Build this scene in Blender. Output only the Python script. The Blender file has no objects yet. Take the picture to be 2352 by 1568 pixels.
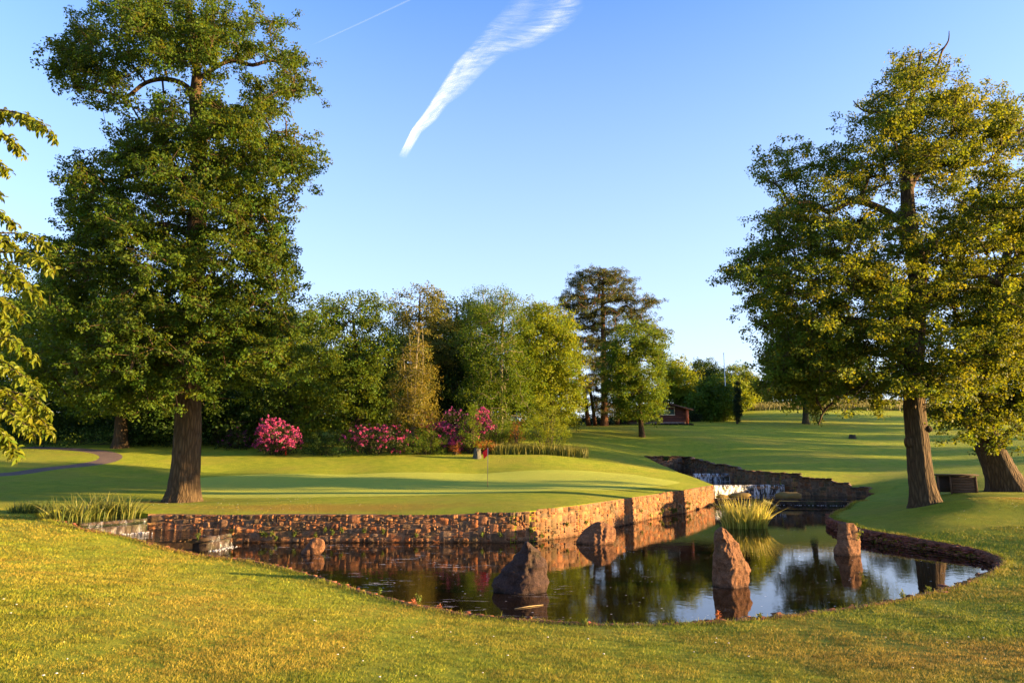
import bpy, math
import numpy as np
from mathutils import Vector, Matrix
from mathutils.geometry import delaunay_2d_cdt

SUN_STR, SUN_COL, SKY_STR, SKY_SAT, SKY_HUE, EXPOSURE = 5.0, (1.0, .65, .29), .112, 1.2, .5, 2.5
rng = np.random.default_rng(7)
C = bpy.context.scene.collection
R = math.radians

# ------------------------------------------------------------------ camera geometry
CAMZ, PITCH, F = 3.2, R(9.5), 1568.0
FW = np.array([0, math.cos(PITCH), math.sin(PITCH)])
UP = np.array([0, -math.sin(PITCH), math.cos(PITCH)])
RT = np.array([1.0, 0, 0])
CAM = np.array([0, 0, CAMZ])
SUN_AZ, SUN_EL = R(97), R(6.5)
SUN = np.array([math.cos(SUN_EL) * math.sin(SUN_AZ), math.cos(SUN_EL) * math.cos(SUN_AZ), math.sin(SUN_EL)])


def ray(x, y):
    return RT * ((x - 1176) / F) + UP * ((784 - y) / F) + FW


def PZ(x, y, z):
    d = ray(x, y)
    return CAM + d * ((z - CAMZ) / d[2])


def PY(x, y, Y):
    d = ray(x, y)
    return CAM + d * (Y / d[1])


def PYv(x, y, Y):
    d = np.outer((x - 1176) / F, RT) + np.outer((784 - y) / F, UP) + FW
    return CAM + d * (Y / d[:, 1])[:, None]


def ss(a, b, x):
    t = np.clip((x - a) / (b - a), 0, 1)
    return t * t * (3 - 2 * t)


# ------------------------------------------------------------------ object helpers
def mesh_np(name, V, faces, smooth=False, col=None):
    """V (n,3); faces: list of int arrays (m,3) or (m,4); col (n,3) per point."""
    me = bpy.data.meshes.new(name)
    V = np.asarray(V, np.float32)
    me.vertices.add(len(V))
    me.vertices.foreach_set('co', V.ravel())
    faces = [np.asarray(f, np.int32) for f in faces if len(f)]
    loops = np.concatenate([f.ravel() for f in faces])
    tot = np.concatenate([np.full(len(f), f.shape[1], np.int32) for f in faces])
    st = np.concatenate([[0], np.cumsum(tot)[:-1]]).astype(np.int32)
    me.loops.add(len(loops))
    me.loops.foreach_set('vertex_index', loops)
    me.polygons.add(len(tot))
    me.polygons.foreach_set('loop_start', st)
    me.polygons.foreach_set('loop_total', tot)
    if smooth:
        me.polygons.foreach_set('use_smooth', np.ones(len(tot), bool))
    if col is not None:
        a = me.attributes.new('Col', 'FLOAT_COLOR', 'POINT')
        cc = np.ones((len(V), 4), np.float32)
        cc[:, :3] = col
        a.data.foreach_set('color', cc.ravel())
    me.update(calc_edges=True)
    return me


def obj(name, me, mat=None, parent=None, loc=None):
    o = bpy.data.objects.new(name, me)
    C.objects.link(o)
    if mat:
        o.data.materials.append(mat)
    if parent:
        o.parent = parent
    if loc is not None:
        o.location = loc
    return o


def tag(o, label=None, cat=None, group=None, kind=None):
    for k, v in (('label', label), ('category', cat), ('group', group), ('kind', kind)):
        if v:
            o[k] = v
    return o


def thing(name, loc, label, cat, group=None):
    o = bpy.data.objects.new(name, None)
    o.empty_display_size = .3
    C.objects.link(o)
    o.location = [float(v) for v in loc]
    return tag(o, label, cat, group)


class MB:
    """collects pieces into one mesh"""
    def __init__(s):
        s.V, s.F, s.K, s.n = [], [], [], 0

    def add(s, V, faces, col=None):
        V = np.asarray(V, float)
        for f in faces:
            if len(f):
                s.F.append(np.asarray(f, np.int64) + s.n)
        s.V.append(V)
        s.K.append(np.broadcast_to(np.asarray(col if col is not None else (1, 1, 1), float), (len(V), 3)))
        s.n += len(V)

    def box(s, c, d, rz=0, col=None, rx=0):
        c = np.array(c, float)
        h = np.array(d, float) / 2
        V = np.array([[x, y, z] for x in (-1, 1) for y in (-1, 1) for z in (-1, 1)]) * h
        m = np.array(Matrix.Rotation(rz, 3, 'Z') @ Matrix.Rotation(rx, 3, 'X'))
        V = V @ m.T + c
        F_ = [[0, 1, 3, 2], [4, 6, 7, 5], [0, 4, 5, 1], [2, 3, 7, 6], [0, 2, 6, 4], [1, 5, 7, 3]]
        s.add(V, [F_], col)

    def tube(s, P, r, n=8, col=None, rough=0.0, cap=True):
        P = np.asarray(P, float)
        r = np.broadcast_to(np.asarray(r, float), (len(P),))
        T = np.gradient(P, axis=0)
        T /= np.linalg.norm(T, axis=1)[:, None] + 1e-9
        ref = np.array([0, 0, 1.0]) if abs(T[0][2]) < .9 else np.array([1.0, 0, 0])
        U = np.cross(T, ref)
        U /= np.linalg.norm(U, axis=1)[:, None] + 1e-9
        W = np.cross(T, U)
        a = np.arange(n) * 2 * math.pi / n
        rr = r[:, None] * (1 + rough * rng.normal(size=(len(P), n)))
        V = P[:, None] + rr[..., None] * (np.cos(a)[None, :, None] * U[:, None] + np.sin(a)[None, :, None] * W[:, None])
        V = V.reshape(-1, 3)
        i = np.arange(len(P) - 1)[:, None] * n
        j = np.arange(n)[None]
        Q = np.stack([i + j, i + (j + 1) % n, i + n + (j + 1) % n, i + n + j], -1).reshape(-1, 4)
        fs = [Q]
        if cap:
            V = np.vstack([V, P[0], P[-1]])
            k = np.arange(n)
            m = len(V)
            fs.append(np.stack([(k + 1) % n, k, np.full(n, m - 2)], -1))
            o_ = (len(P) - 1) * n
            fs.append(np.stack([o_ + k, o_ + (k + 1) % n, np.full(n, m - 1)], -1))
        s.add(V, fs, col)

    def data(s):
        V = np.vstack(s.V)
        K = np.vstack(s.K)
        f3 = [f for f in s.F if f.shape[1] == 3]
        f4 = [f for f in s.F if f.shape[1] == 4]
        out = []
        if f3:
            out.append(np.vstack(f3))
        if f4:
            out.append(np.vstack(f4))
        return V, out, K

    def build(s, name, mat, parent=None, smooth=False, loc=None):
        V, f, K = s.data()
        if parent is not None:
            V = V - np.array(parent.location)
        return obj(name, mesh_np(name, V, f, smooth, K), mat, parent, loc)


# ------------------------------------------------------------------ materials
def new_mat(name):
    m = bpy.data.materials.new(name)
    m.use_nodes = True
    nt = m.node_tree
    for n in list(nt.nodes):
        nt.nodes.remove(n)
    return m, nt


class NT:
    def __init__(s, name):
        s.m, s.t = new_mat(name)
        s.out = s.t.nodes.new('ShaderNodeOutputMaterial')

    def n(s, typ, inp=None, **kw):
        x = s.t.nodes.new('ShaderNode' + typ)
        for k, v in kw.items():
            setattr(x, k, v)
        for k, v in (inp or {}).items():
            if isinstance(v, bpy.types.NodeSocket):
                s.t.links.new(v, x.inputs[k])
            else:
                if isinstance(v, (tuple, list)) and len(v) == 3 and x.inputs[k].type == 'RGBA':
                    v = (*v, 1)
                x.inputs[k].default_value = v
        return x

    def coord(s, scale=(1, 1, 1), rot=(0, 0, 0), kind='Object'):
        tc = s.n('TexCoord')
        return s.n('Mapping', {0: tc.outputs[kind], 'Scale': scale, 'Rotation': rot}).outputs[0]

    def noise(s, vec, scale, detail=4, rough=.55, dist=0):
        return s.n('TexNoise', {'Vector': vec, 'Scale': scale, 'Detail': detail, 'Roughness': rough, 'Distortion': dist}).outputs[0]

    def ramp(s, fac, stops):
        r = s.n('ValToRGB', {0: fac})
        e = r.color_ramp.elements
        while len(e) < len(stops):
            e.new(.5)
        for q, (p, c) in zip(e, stops):
            q.position = p
            q.color = (*c, 1) if isinstance(c, (tuple, list)) else (c, c, c, 1)
        return r.outputs[0]

    def mixc(s, fac, a, b, mode='MIX'):
        x = s.n('Mix', data_type='RGBA', blend_type=mode)
        for i, v in ((0, fac), (6, a), (7, b)):
            if isinstance(v, bpy.types.NodeSocket):
                s.t.links.new(v, x.inputs[i])
            else:
                x.inputs[i].default_value = (*v, 1) if isinstance(v, (tuple, list)) else v
        return x.outputs[2]

    def math(s, op, a, b=0.0, c=0.0):
        x = s.n('Math', {0: a, 1: b, 2: c}, operation=op)
        return x.outputs[0]

    def attr(s, name='Col'):
        return s.n('Attribute', attribute_name=name).outputs['Color']

    def bump(s, h, strength=.5, dist=.05, normal=None):
        d = {'Height': h, 'Strength': strength, 'Distance': dist}
        if normal is not None:
            d['Normal'] = normal
        return s.n('Bump', d).outputs[0]

    def bsdf(s, col, rough=.8, normal=None, spec=.3, metal=0, **kw):
        d = {'Base Color': col, 'Roughness': rough, 'Specular IOR Level': spec, 'Metallic': metal}
        if normal is not None:
            d['Normal'] = normal
        d.update(kw)
        return s.n('BsdfPrincipled', d).outputs[0]

    def finish(s, sh, disp=None):
        s.t.links.new(sh, s.out.inputs[0])
        return s.m


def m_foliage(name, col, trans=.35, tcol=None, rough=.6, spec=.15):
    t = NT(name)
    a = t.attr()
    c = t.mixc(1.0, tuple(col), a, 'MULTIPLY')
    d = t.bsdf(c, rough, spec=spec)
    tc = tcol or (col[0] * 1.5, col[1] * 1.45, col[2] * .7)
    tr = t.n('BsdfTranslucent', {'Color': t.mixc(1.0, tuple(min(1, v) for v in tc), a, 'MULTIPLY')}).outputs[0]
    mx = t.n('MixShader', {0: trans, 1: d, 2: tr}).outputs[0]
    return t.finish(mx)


def m_bark(name, c1, c2, sc=1.0):
    t = NT(name)
    v = t.coord((1, 1, .16))
    n1 = t.noise(v, 9 * sc, 6, .65, .4)
    n2 = t.noise(t.coord(), 1.3, 3)
    vor = t.n('TexVoronoi', {'Vector': v, 'Scale': 8 * sc, 'Randomness': 1.0}, feature='DISTANCE_TO_EDGE').outputs[0]
    crack = t.ramp(vor, [(0, 0), (.35, 1)])
    c = t.mixc(n1, c1, c2)
    c = t.mixc(t.math('MULTIPLY', n2, .6), c, (c2[0] * .8, c2[1] * 1.05, c2[2] * .8))
    c = t.mixc(1.0, c, t.ramp(crack, [(0, .45), (1, 1.0)]), 'MULTIPLY')
    h = t.math('ADD', t.math('MULTIPLY', crack, .7), n1)
    return t.finish(t.bsdf(c, .9, t.bump(h, .9, .06), .15))


def m_plain(name, col, rough=.6, var=.25, sc=6, bump=.2, spec=.3, metal=0):
    t = NT(name)
    n = t.noise(t.coord(), sc, 5)
    c = t.mixc(n, tuple(v * (1 - var) for v in col), tuple(min(1, v * (1 + var)) for v in col))
    c = t.mixc(1.0, c, t.attr(), 'MULTIPLY')
    return t.finish(t.bsdf(c, rough, t.bump(n, bump, .02), spec, metal))


def parched(t, mid):
    geo = t.n('NewGeometry').outputs['Position']
    out = None
    for cx, cy, rx, ry, k in ((25.0, 29.6, 6.5, 1.6, .85), (-7.5, 28.6, 7, 1.6, .6), (25, 25.0, 4.5, 1.0, .5), (9, 9.5, 7, 1.6, .45), (-15.9, 32.2, 2.0, 1.0, .9), (19.9, 31.4, 2.0, 1.0, .8)):
        d = t.n('VectorMath', {0: geo, 1: (cx, cy, 0)}, operation='SUBTRACT').outputs[0]
        d = t.n('VectorMath', {0: d, 1: (1 / rx, 1 / ry, 0)}, operation='MULTIPLY').outputs[0]
        L = t.n('VectorMath', {0: d}, operation='LENGTH').outputs['Value']
        m = t.math('MULTIPLY', t.ramp(t.math('ADD', L, t.math('MULTIPLY', mid, .8)), [(.55, 1), (1.0, 0)]) if False else t.ramp(t.math('MULTIPLY', t.math('ADD', L, mid), .5), [(.45, 1), (.75, 0)]), k)
        out = m if out is None else t.math('MAXIMUM', out, m)
    return out


def m_ground(name, cA, cB, cDry, sc=1.0, bump=1.0, dry=.5, fine=40):
    t = NT(name)
    v = t.coord()
    big = t.noise(v, .22 * sc, 4, .6, .3)
    mid = t.noise(v, 1.6 * sc, 5, .65)
    fi = t.noise(v, fine, 4, .7)
    c = t.mixc(t.ramp(mid, [(.35, 0), (.65, 1)]), cA, cB)
    c = t.mixc(t.math('MULTIPLY', t.ramp(big, [(.47, 0), (.66, 1)]), dry), c, cDry)
    if dry > .42:      # parched turf on the crest of the mound and on the strip above the wall
        c = t.mixc(parched(t, mid), c, (.30, .17, .03))
    c = t.mixc(1.0, c, t.ramp(fi, [(.25, .6), (.75, 1.35)]), 'MULTIPLY')
    h = t.math('ADD', t.math('MULTIPLY', mid, .35), fi)
    return t.finish(t.bsdf(c, .95, t.bump(h, bump, .09), .1))


def m_stone(name, base, bumpd=.03, moss=.35, waterline=True):
    t = NT(name)
    v = t.coord()
    n1 = t.noise(v, 5, 6, .6)
    n2 = t.noise(v, 28, 5, .65)
    n3 = t.noise(v, 1.1, 3)
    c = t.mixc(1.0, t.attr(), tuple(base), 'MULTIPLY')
    c = t.mixc(1.0, c, t.ramp(n1, [(.25, .5), (.75, 1.45)]), 'MULTIPLY')
    c = t.mixc(1.0, c, t.ramp(n2, [(.3, .55), (.7, 1.4)]), 'MULTIPLY')
    c = t.mixc(1.0, c, t.ramp(t.noise(v, 70, 4, .7), [(.35, .6), (.65, 1.35)]), 'MULTIPLY')
    g = t.math('MULTIPLY', t.ramp(n3, [(.5, 0), (.68, 1)]), moss)
    c = t.mixc(g, c, (.05, .06, .02))
    if waterline:
        geo = t.n('NewGeometry').outputs['Position']
        z = t.n('SeparateXYZ', {0: geo}).outputs[2]
        wet = t.ramp(t.math('ADD', z, t.math('MULTIPLY', n1, .1)), [(.05, .38), (.16, 1.0)])
        c = t.mixc(1.0, c, wet, 'MULTIPLY')
    h = t.math('ADD', n1, t.math('MULTIPLY', n2, .5))
    return t.finish(t.bsdf(c, .88, t.bump(h, .8, bumpd), .2))


# ------------------------------------------------------------------ terrain control points (photo ray + height)
SHORE = [(100, 1190, 1.0), (160, 1205, .97), (190, 1215, .9), (250, 1225, .75), (310, 1238, .6), (350, 1250, .5), (400, 1262, .42),
         (460, 1275, .3), (530, 1283, .25), (600, 1293, .2), (690, 1315, .18), (760, 1338, .18), (830, 1358, .18), (900, 1378, .18),
         (1000, 1400, .18), (1100, 1415, .18), (1250, 1428, .18), (1400, 1435, .18), (1550, 1433, .18), (1700, 1424, .18),
         (1850, 1410, .18), (1950, 1397, .18), (2080, 1375, .18), (2150, 1358, .18), (2230, 1335, .2), (2280, 1312, .2),
         (2302, 1290, .22), (2282, 1276, .24), (2240, 1262, .25), (2150, 1245, .3), (2050, 1228, .35), (1970, 1213, .38),
         (1915, 1195, .34), (1905, 1185, .32), (1940, 1168, .35), (1982, 1150, .45)]
shore = [PZ(*p) for p in SHORE]
FARW = [(2002, 1135, 46.8), (1988, 1122, 47.6), (1948, 1118, 48.3), (1915, 1108, 49), (1859, 1100, 49.8), (1822, 1095, 50.3),
        (1793, 1088, 51), (1704, 1081, 55), (1679, 1072.6, 57), (1643, 1067, 59.5), (1594, 1055, 63), (1573, 1049, 65)]
farw = [PY(*p) for p in FARW]
BACKW = [(1482, 1049, 62)]
backw = [PY(*p) for p in BACKW]
GEDGE = [(1520, 1068, 59), (1560, 1085, 55), (1600, 1098, 51)]
gedge = [PY(*p) for p in GEDGE]
WALL = [(1640, 1158, 1.28), (1570, 1178, 1.25), (1500, 1190, 1.22), (1330, 1230, 1.22), (1225, 1243, 1.14), (1180, 1245, 1.1),
        (950, 1245, 1.0), (530, 1245, 1.02), (335, 1245, 1.05)]
wall = []
for x, y, zt in WALL:
    p = PZ(x, y, 0)
    p[2] = zt
    wall.append(p)
LBACK = [PY(318, 1176, 26.6), PY(250, 1168, 27.6), PY(170, 1166, 28.0), PY(100, 1172, 27.4), PY(70, 1182, 26.0)]
hole_ctrl = shore + farw + backw + gedge + wall + LBACK

ctrl = list(hole_ctrl)
ctrl += [np.array(p, float) for p in [
    (0, 0, 1.6), (-10, 0, 1.9), (10, 0, 1.5), (0, -15, 1.9), (-30, 0, 2.2), (30, 0, 1.5), (-30, -20, 2.5), (30, -20, 1.8),
    (0, 6, 1.0), (-5, 6, 1.2), (5, 6, .85), (-12, 12, 1.35), (-6, 12, .85), (0, 10.5, .48), (6, 11, .45), (12, 12, .62), (-20, 16, 1.5),
    (19, 17, .7), (24, 12, .95), (22, 21, .65), (32, 20, 1.2), (30, 28, 1.35), (-24, 24, 1.35), (-32, 30, 1.8),
    (120, 0, 3), (-120, 0, 5), (200, 80, 12), (-200, 80, 10), (-90, 40, 5), (90, 30, 4), (100, 80, 10.5), (60, 10, 2), (60, 35, 3.2), (-60, 20, 3.5)]]
# green plateau and bank, left lawn, hill, mound
ctrl += [PY(*p) for p in [
    (420, 1152, 32.6), (700, 1150, 31), (1000, 1140, 32.5), (1300, 1125, 35), (1117, 1117, 40), (800, 1105, 42), (500, 1112, 40),
    (1500, 1100, 46), (1560, 1105, 47.5), (500, 1085, 49), (800, 1087, 49), (1100, 1085, 50), (1400, 1083, 51), (1470, 1070, 55),
    (480, 1040, 56), (600, 1047, 54.5), (700, 1052, 54), (900, 1051, 54), (1100, 1050, 54.5), (1250, 1047, 55), (1340, 1045, 57), (1440, 1047, 58.5),
    (300, 1120, 38), (0, 1148, 33), (0, 1092, 43), (150, 1075, 46), (270, 1045, 53), (0, 1045, 52), (-200, 1050, 52), (275, 1022, 60), (0, 1010, 66),
    (1330, 985, 74), (1475, 1003, 72), (1600, 1005, 71), (1540, 971, 87), (1320, 978, 86), (1700, 965, 92), (1850, 955, 97), (2050, 950, 102), (2200, 948, 104),
    (1958, 1004, 76), (1700, 1030, 66), (1850, 1050, 61), (2000, 1080, 55), (2150, 1050, 62), (2300, 1010, 72), (2352, 975, 92), (2450, 960, 100),
    (1720, 936, 112), (1850, 925, 122), (1960, 916, 132), (2060, 920, 132), (2150, 932, 125), (2280, 945, 118),
    (2030, 1138, 44), (2090, 1150, 37), (2128, 1166, 31.6), (2095, 1166, 31.9), (2190, 1146, 30.2), (2270, 1143, 29.6), (2352, 1147, 29.2), (2450, 1150, 29),
    (2250, 1178, 28), (2352, 1180, 27.5), (2190, 1132, 36), (2300, 1129, 37), (2380, 1125, 37.5), (2180, 1200, 26.6), (2050, 1190, 29), (1990, 1180, 32),
    (2030, 1150, 38), (2300, 1090, 43), (2150, 1100, 43.5), (2100, 1215, 26.2)]]
ctrl += [np.array(p, float) for p in [(0, 90, 7.2), (-40, 90, 8), (-90, 100, 9), (0, 150, 9), (60, 170, 11), (-120, 200, 9), (120, 180, 13), (0, 320, 6), (-300, 320, 6), (300, 320, 8), (0, 600, 4), (-500, 600, 4), (500, 600, 4)]]
CT = np.array(ctrl)


def tps_fit(P, z, lam=.02):
    n = len(P)
    d = np.linalg.norm(P[:, None] - P[None], axis=-1)
    K = np.sqrt(d * d + .25) + np.eye(n) * lam * -1
    A = np.zeros((n + 3, n + 3))
    A[:n, :n] = K
    A[:n, n] = A[n, :n] = 1
    A[:n, n + 1:] = P
    A[n + 1:, :n] = P.T
    b = np.concatenate([z, np.zeros(3)])
    return np.linalg.solve(A, b)


_w = tps_fit(CT[:, :2], CT[:, 2])


def H(x, y):
    x = np.atleast_1d(np.asarray(x, float))
    y = np.atleast_1d(np.asarray(y, float))
    out = np.empty(len(x))
    for s in range(0, len(x), 20000):
        q = np.stack([x[s:s + 20000], y[s:s + 20000]], -1)
        d = np.linalg.norm(q[:, None] - CT[None, :, :2], axis=-1)
        out[s:s + 20000] = np.sqrt(d * d + .25) @ _w[:len(CT)] + _w[len(CT)] + q @ _w[len(CT) + 1:]
    return out


def h1(x, y):
    return float(H(x, y)[0])


def inpoly(x, y, P):
    x = np.asarray(x, float)
    y = np.asarray(y, float)
    r = np.zeros(x.shape, bool)
    n = len(P)
    for i in range(n):
        x1, y1 = P[i][:2]
        x2, y2 = P[(i + 1) % n][:2]
        c = (y1 > y) != (y2 > y)
        with np.errstate(divide='ignore', invalid='ignore'):
            xi = (x2 - x1) * (y - y1) / (y2 - y1 + 1e-12) + x1
        r ^= c & (x < xi)
    return r


def resample(P, step, closed=False):
    P = np.array([p[:2] for p in P], float)
    if closed:
        P = np.vstack([P, P[:1]])
    out = []
    for a, b in zip(P[:-1], P[1:]):
        n = max(1, int(round(np.linalg.norm(b - a) / step)))
        for k in range(n):
            out.append(a + (b - a) * k / n)
    if not closed:
        out.append(P[-1])
    return np.array(out)


def catmull(P, n=6, closed=False):
    P = np.array(P, float)
    m = len(P)
    out = []
    rngi = range(m) if closed else range(m - 1)
    for i in rngi:
        if closed:
            p0, p1, p2, p3 = P[(i - 1) % m], P[i], P[(i + 1) % m], P[(i + 2) % m]
        else:
            p0, p1, p2, p3 = P[max(i - 1, 0)], P[i], P[i + 1], P[min(i + 2, m - 1)]
        for k in range(n):
            t = k / n
            out.append(.5 * (2 * p1 + (p2 - p0) * t + (2 * p0 - 5 * p1 + 4 * p2 - p3) * t * t + (3 * p1 - p0 - 3 * p2 + p3) * t ** 3))
    if not closed:
        out.append(P[-1])
    return np.array(out)


sh_s = catmull([p[:2] for p in shore], 4)
hole = np.vstack([sh_s, [p[:2] for p in farw], [p[:2] for p in backw], [p[:2] for p in gedge], [p[:2] for p in wall], [p[:2] for p in LBACK]])
hole = resample(hole, .45, True)
GREEN = [(470, 1124, 34.5), (700, 1140, 33), (1000, 1135, 33.5), (1250, 1128, 34.6), (1430, 1118, 38), (1540, 1108, 43.5), (1560, 1100, 46.5), (1500, 1092, 48.5), (1420, 1082, 50.5), (1100, 1083.5, 49.5),
         (800, 1085.5, 48.5), (560, 1087, 47.5), (430, 1095, 44), (400, 1110, 39)]
green = resample(catmull([PY(*p)[:2] for p in GREEN], 4, True), .6, True)
PATH_C = [(-220, 1098, 41.5), (0, 1088, 43.3), (100, 1076, 45.5), (180, 1064, 47.5), (240, 1053, 50), (255, 1044, 52.5), (225, 1038, 55), (160, 1034, 57), (60, 1032, 59)]
pc = catmull([PY(*p)[:2] for p in PATH_C], 4)
tn = np.gradient(pc, axis=0)
tn /= np.linalg.norm(tn, axis=1)[:, None]
nn = np.stack([-tn[:, 1], tn[:, 0]], -1)
path = resample(np.vstack([pc + nn * .75, (pc - nn * .75)[::-1]]), .6, True)

# grid
pts = []
y = -18.0
row = 0
while y < 700:
    st = max(.42, .02 * y) if y > 4 else .9
    if y > 150:
        st = .06 * y
    hw = 26 + 1.15 * max(y, 0)
    xs = np.arange(-hw, hw + st, st) + (st / 2 if row % 2 else 0)
    pts.append(np.stack([xs, np.full_like(xs, y)], -1))
    y += st * .87
    row += 1
pts = np.vstack(pts)
pts += rng.normal(size=pts.shape) * .03
edges = []
allp = []


def near_mask(pts, poly, r):
    m = np.ones(len(pts), bool)
    for s in range(0, len(pts), 8000):
        d = np.linalg.norm(pts[s:s + 8000, None] - poly[None], axis=-1).min(1)
        m[s:s + 8000] = d > r
    return m


for poly in (hole, green, path):
    pts = pts[near_mask(pts, poly, .2)]
inside = inpoly(pts[:, 0], pts[:, 1], hole)
pts = pts[~inside]
n0 = 0
for poly in (hole, green, path):
    k = len(poly)
    edges += [(n0 + i, n0 + (i + 1) % k) for i in range(k)]
    allp.append(poly)
    n0 += k
allp.append(pts)
allp = np.vstack(allp)
cv, ce, cf, *_ = delaunay_2d_cdt([Vector((float(a), float(b))) for a, b in allp], edges, [], 0, 1e-5)
cv = np.array([(v.x, v.y) for v in cv])
cf = np.array([f for f in cf if len(f) == 3])
cen = cv[cf].mean(1)
in_h = inpoly(cen[:, 0], cen[:, 1], hole)
in_g = inpoly(cen[:, 0], cen[:, 1], green) & ~in_h
in_p = inpoly(cen[:, 0], cen[:, 1], path) & ~in_h & ~in_g
cz = H(cv[:, 0], cv[:, 1])
V3 = np.column_stack([cv, cz])
a_, b_, c_ = V3[cf[:, 0]], V3[cf[:, 1]], V3[cf[:, 2]]
fl = np.cross(b_ - a_, c_ - a_)[:, 2] < 0
cf[fl] = cf[fl][:, ::-1]


def sub(mask):
    f = cf[mask]
    u, inv = np.unique(f, return_inverse=True)
    return V3[u], inv.reshape(f.shape)


LAWN = m_ground('lawn_turf', (.205, .27, .020), (.31, .34, .028), (.33, .28, .045), 1.0, 1.0, .45)
GREENM = m_ground('green_turf', (.33, .38, .05), (.37, .40, .055), (.38, .38, .06), .8, .45, .35, 60)
Vg, Fg = sub(~in_h & ~in_g & ~in_p)
# earth skirt round the pond
hz = H(hole[:, 0], hole[:, 1])
sk = MB()
sk.add(Vg, [Fg])
n = len(hole)
cenh = np.column_stack([hole, hz])
low = cenh.copy()
low[:, 2] = -1.2
i = np.arange(n)
sk.add(np.vstack([cenh, low]), [np.stack([i, (i + 1) % n, n + (i + 1) % n, n + i], -1)], (.6, .4, .3))
ground = sk.build('ground', LAWN, smooth=True)
tag(ground, kind='structure')
Vq, Fq = sub(in_g)
tag(obj('putting_green', mesh_np('putting_green', Vq, [Fq], True), GREENM), kind='structure')
Vp, Fp = sub(in_p)
PATHM = m_ground('path_gravel', (.12, .09, .075), (.17, .125, .10), (.11, .09, .08), 1.5, .5, .5, 50)
tag(obj('path', mesh_np('path', Vp, [Fp], True), PATHM), kind='structure')

# ------------------------------------------------------------------ water
def m_water(name, body=(.016, .010, .004), rip=.05, foam=0.0):
    t = NT(name)
    v = t.coord()
    n1 = t.noise(v, 2.2, 3, .5, .4)
    n2 = t.noise(t.coord((1, 1.0, 1)), 9, 3, .55)
    geo = t.n('SeparateXYZ', {0: t.n('NewGeometry').outputs['Position']})
    # ripples are stronger near the falls at the left and by the weir
    rx = t.ramp(t.math('MULTIPLY_ADD', geo.outputs[0], -.04, .25), [(.15, .35), (.6, 1.0)])
    h = t.math('MULTIPLY', t.math('ADD', n1, t.math('MULTIPLY', n2, .35)), rx)
    nb = t.bump(h, rip, .22)
    col = t.mixc(1.0, body, t.ramp(n1, [(.3, .8), (.7, 1.2)]), 'MULTIPLY')
    if foam:
        # drifting foam streaks curling away from the left falls, and specks of blossom and pollen
        w = t.n('TexNoise', {'Vector': t.coord((.35, 2.4, 1), (0, 0, R(-9))), 'Scale': 2.6, 'Detail': 5, 'Roughness': .6, 'Distortion': 1.6}).outputs[0]
        streak = t.ramp(w, [(.615, 0), (.635, 1), (.655, 0)])
        area = t.noise(v, .45, 2, .5)
        amask = t.ramp(area, [(.5, 0), (.62, 1)])
        leftm = t.ramp(t.math('MULTIPLY_ADD', geo.outputs[0], -.05, .5), [(.3, .15), (.62, 1.0)])
        sp = t.n('TexVoronoi', {'Vector': t.coord((1, 1.6, 1)), 'Scale': 3.2, 'Randomness': 1.0}).outputs[0]
        spk = t.ramp(sp, [(.05, 1), (.10, 0)])
        f = t.math('MULTIPLY', t.math('MULTIPLY', streak, amask), leftm)
        f2 = t.math('MULTIPLY', spk, t.math('MULTIPLY', t.ramp(t.noise(v, 1.1, 2), [(.45, 0), (.6, 1)]), .8))
        f = t.math('MAXIMUM', f, f2)
        f = t.math('MULTIPLY', f, foam)
        wb = t.n('BsdfDiffuse', {'Color': (.85, .8, .75, 1)}).outputs[0]
    d = t.n('BsdfDiffuse', {'Color': col}).outputs[0]
    g = t.n('BsdfGlossy', {'Color': (.92, .90, .92, 1), 'Roughness': .006, 'Normal': nb}).outputs[0]
    fr = t.n('Fresnel', {'IOR': 1.55, 'Normal': nb}).outputs[0]
    fr = t.math('MAXIMUM', fr, .08)
    mx = t.n('MixShader', {0: fr, 1: d, 2: g}).outputs[0]
    if foam:
        mx = t.n('MixShader', {0: f, 1: mx, 2: wb}).outputs[0]
    return t.finish(mx)


def flat(name, P, z, mat):
    P = [p[:2] for p in P]
    me = bpy.data.meshes.new(name)
    me.from_pydata([(float(a), float(b), z) for a, b in P], [], [list(range(len(P)))])
    me.update()
    o = obj(name, me, mat)
    if o.data.polygons[0].normal.z < 0:
        o.data.flip_normals()
    return tag(o, kind='structure')


W_POND = m_water('pond_surface', body=(.010, .006, .0025), rip=.022, foam=.9)
W_STREAM = m_water('stream_surface', body=(.012, .010, .006), rip=.22)
flA = (PZ(470, 1266, 0)[:2], PZ(527, 1254, 0)[:2])          # lower left fall line
wl0, wl1 = PZ(1636, 1158, 0)[:2], PY(1990, 1150, 45.6)[:2]   # low weir line
flat('water', [(-21, 13), flA[0] + (-1.2, -1.6), flA[0], flA[1], flA[1] + (0.2, 3), wl0 + (-3, .0), wl0, wl1, wl1 + (4, 0), (30, 30), (26, 14), (0, 9)], 0.0, W_POND)
A0, A1 = PY(185, 1197, 24.0)[:2], PY(338, 1188, 25.9)[:2]    # upper left fall line
flat('stream_water', [A0 + (-.3, -.6), A1 + (0.3, .2), A1 + (2, 1.5), flA[1] + (.2, 2.5), flA[1], flA[0], flA[0] + (-1.2, -1.2)], .45, W_STREAM)
flat('stream_water', [A0 + (-.3, -.9), A0, A1, A1 + (.4, 1.4), (-14, 29.5), (-23, 29.5), (-23, 22)], .93, W_STREAM)
f2a, f2b = PY(1636, 1113, 49.2)[:2], PY(1800, 1112, 50.6)[:2]
f3a, f3b = PY(1590, 1088, 56.6)[:2], PY(1676, 1086, 57.3)[:2]
flat('stream_water', [wl0 + (-.5, 0), wl0, wl1, wl1 + (2, .5), (30, 49), f2b + (1.5, .5), f2b, f2a, f2a + (-1.5, 0)], .40, W_STREAM)
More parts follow.
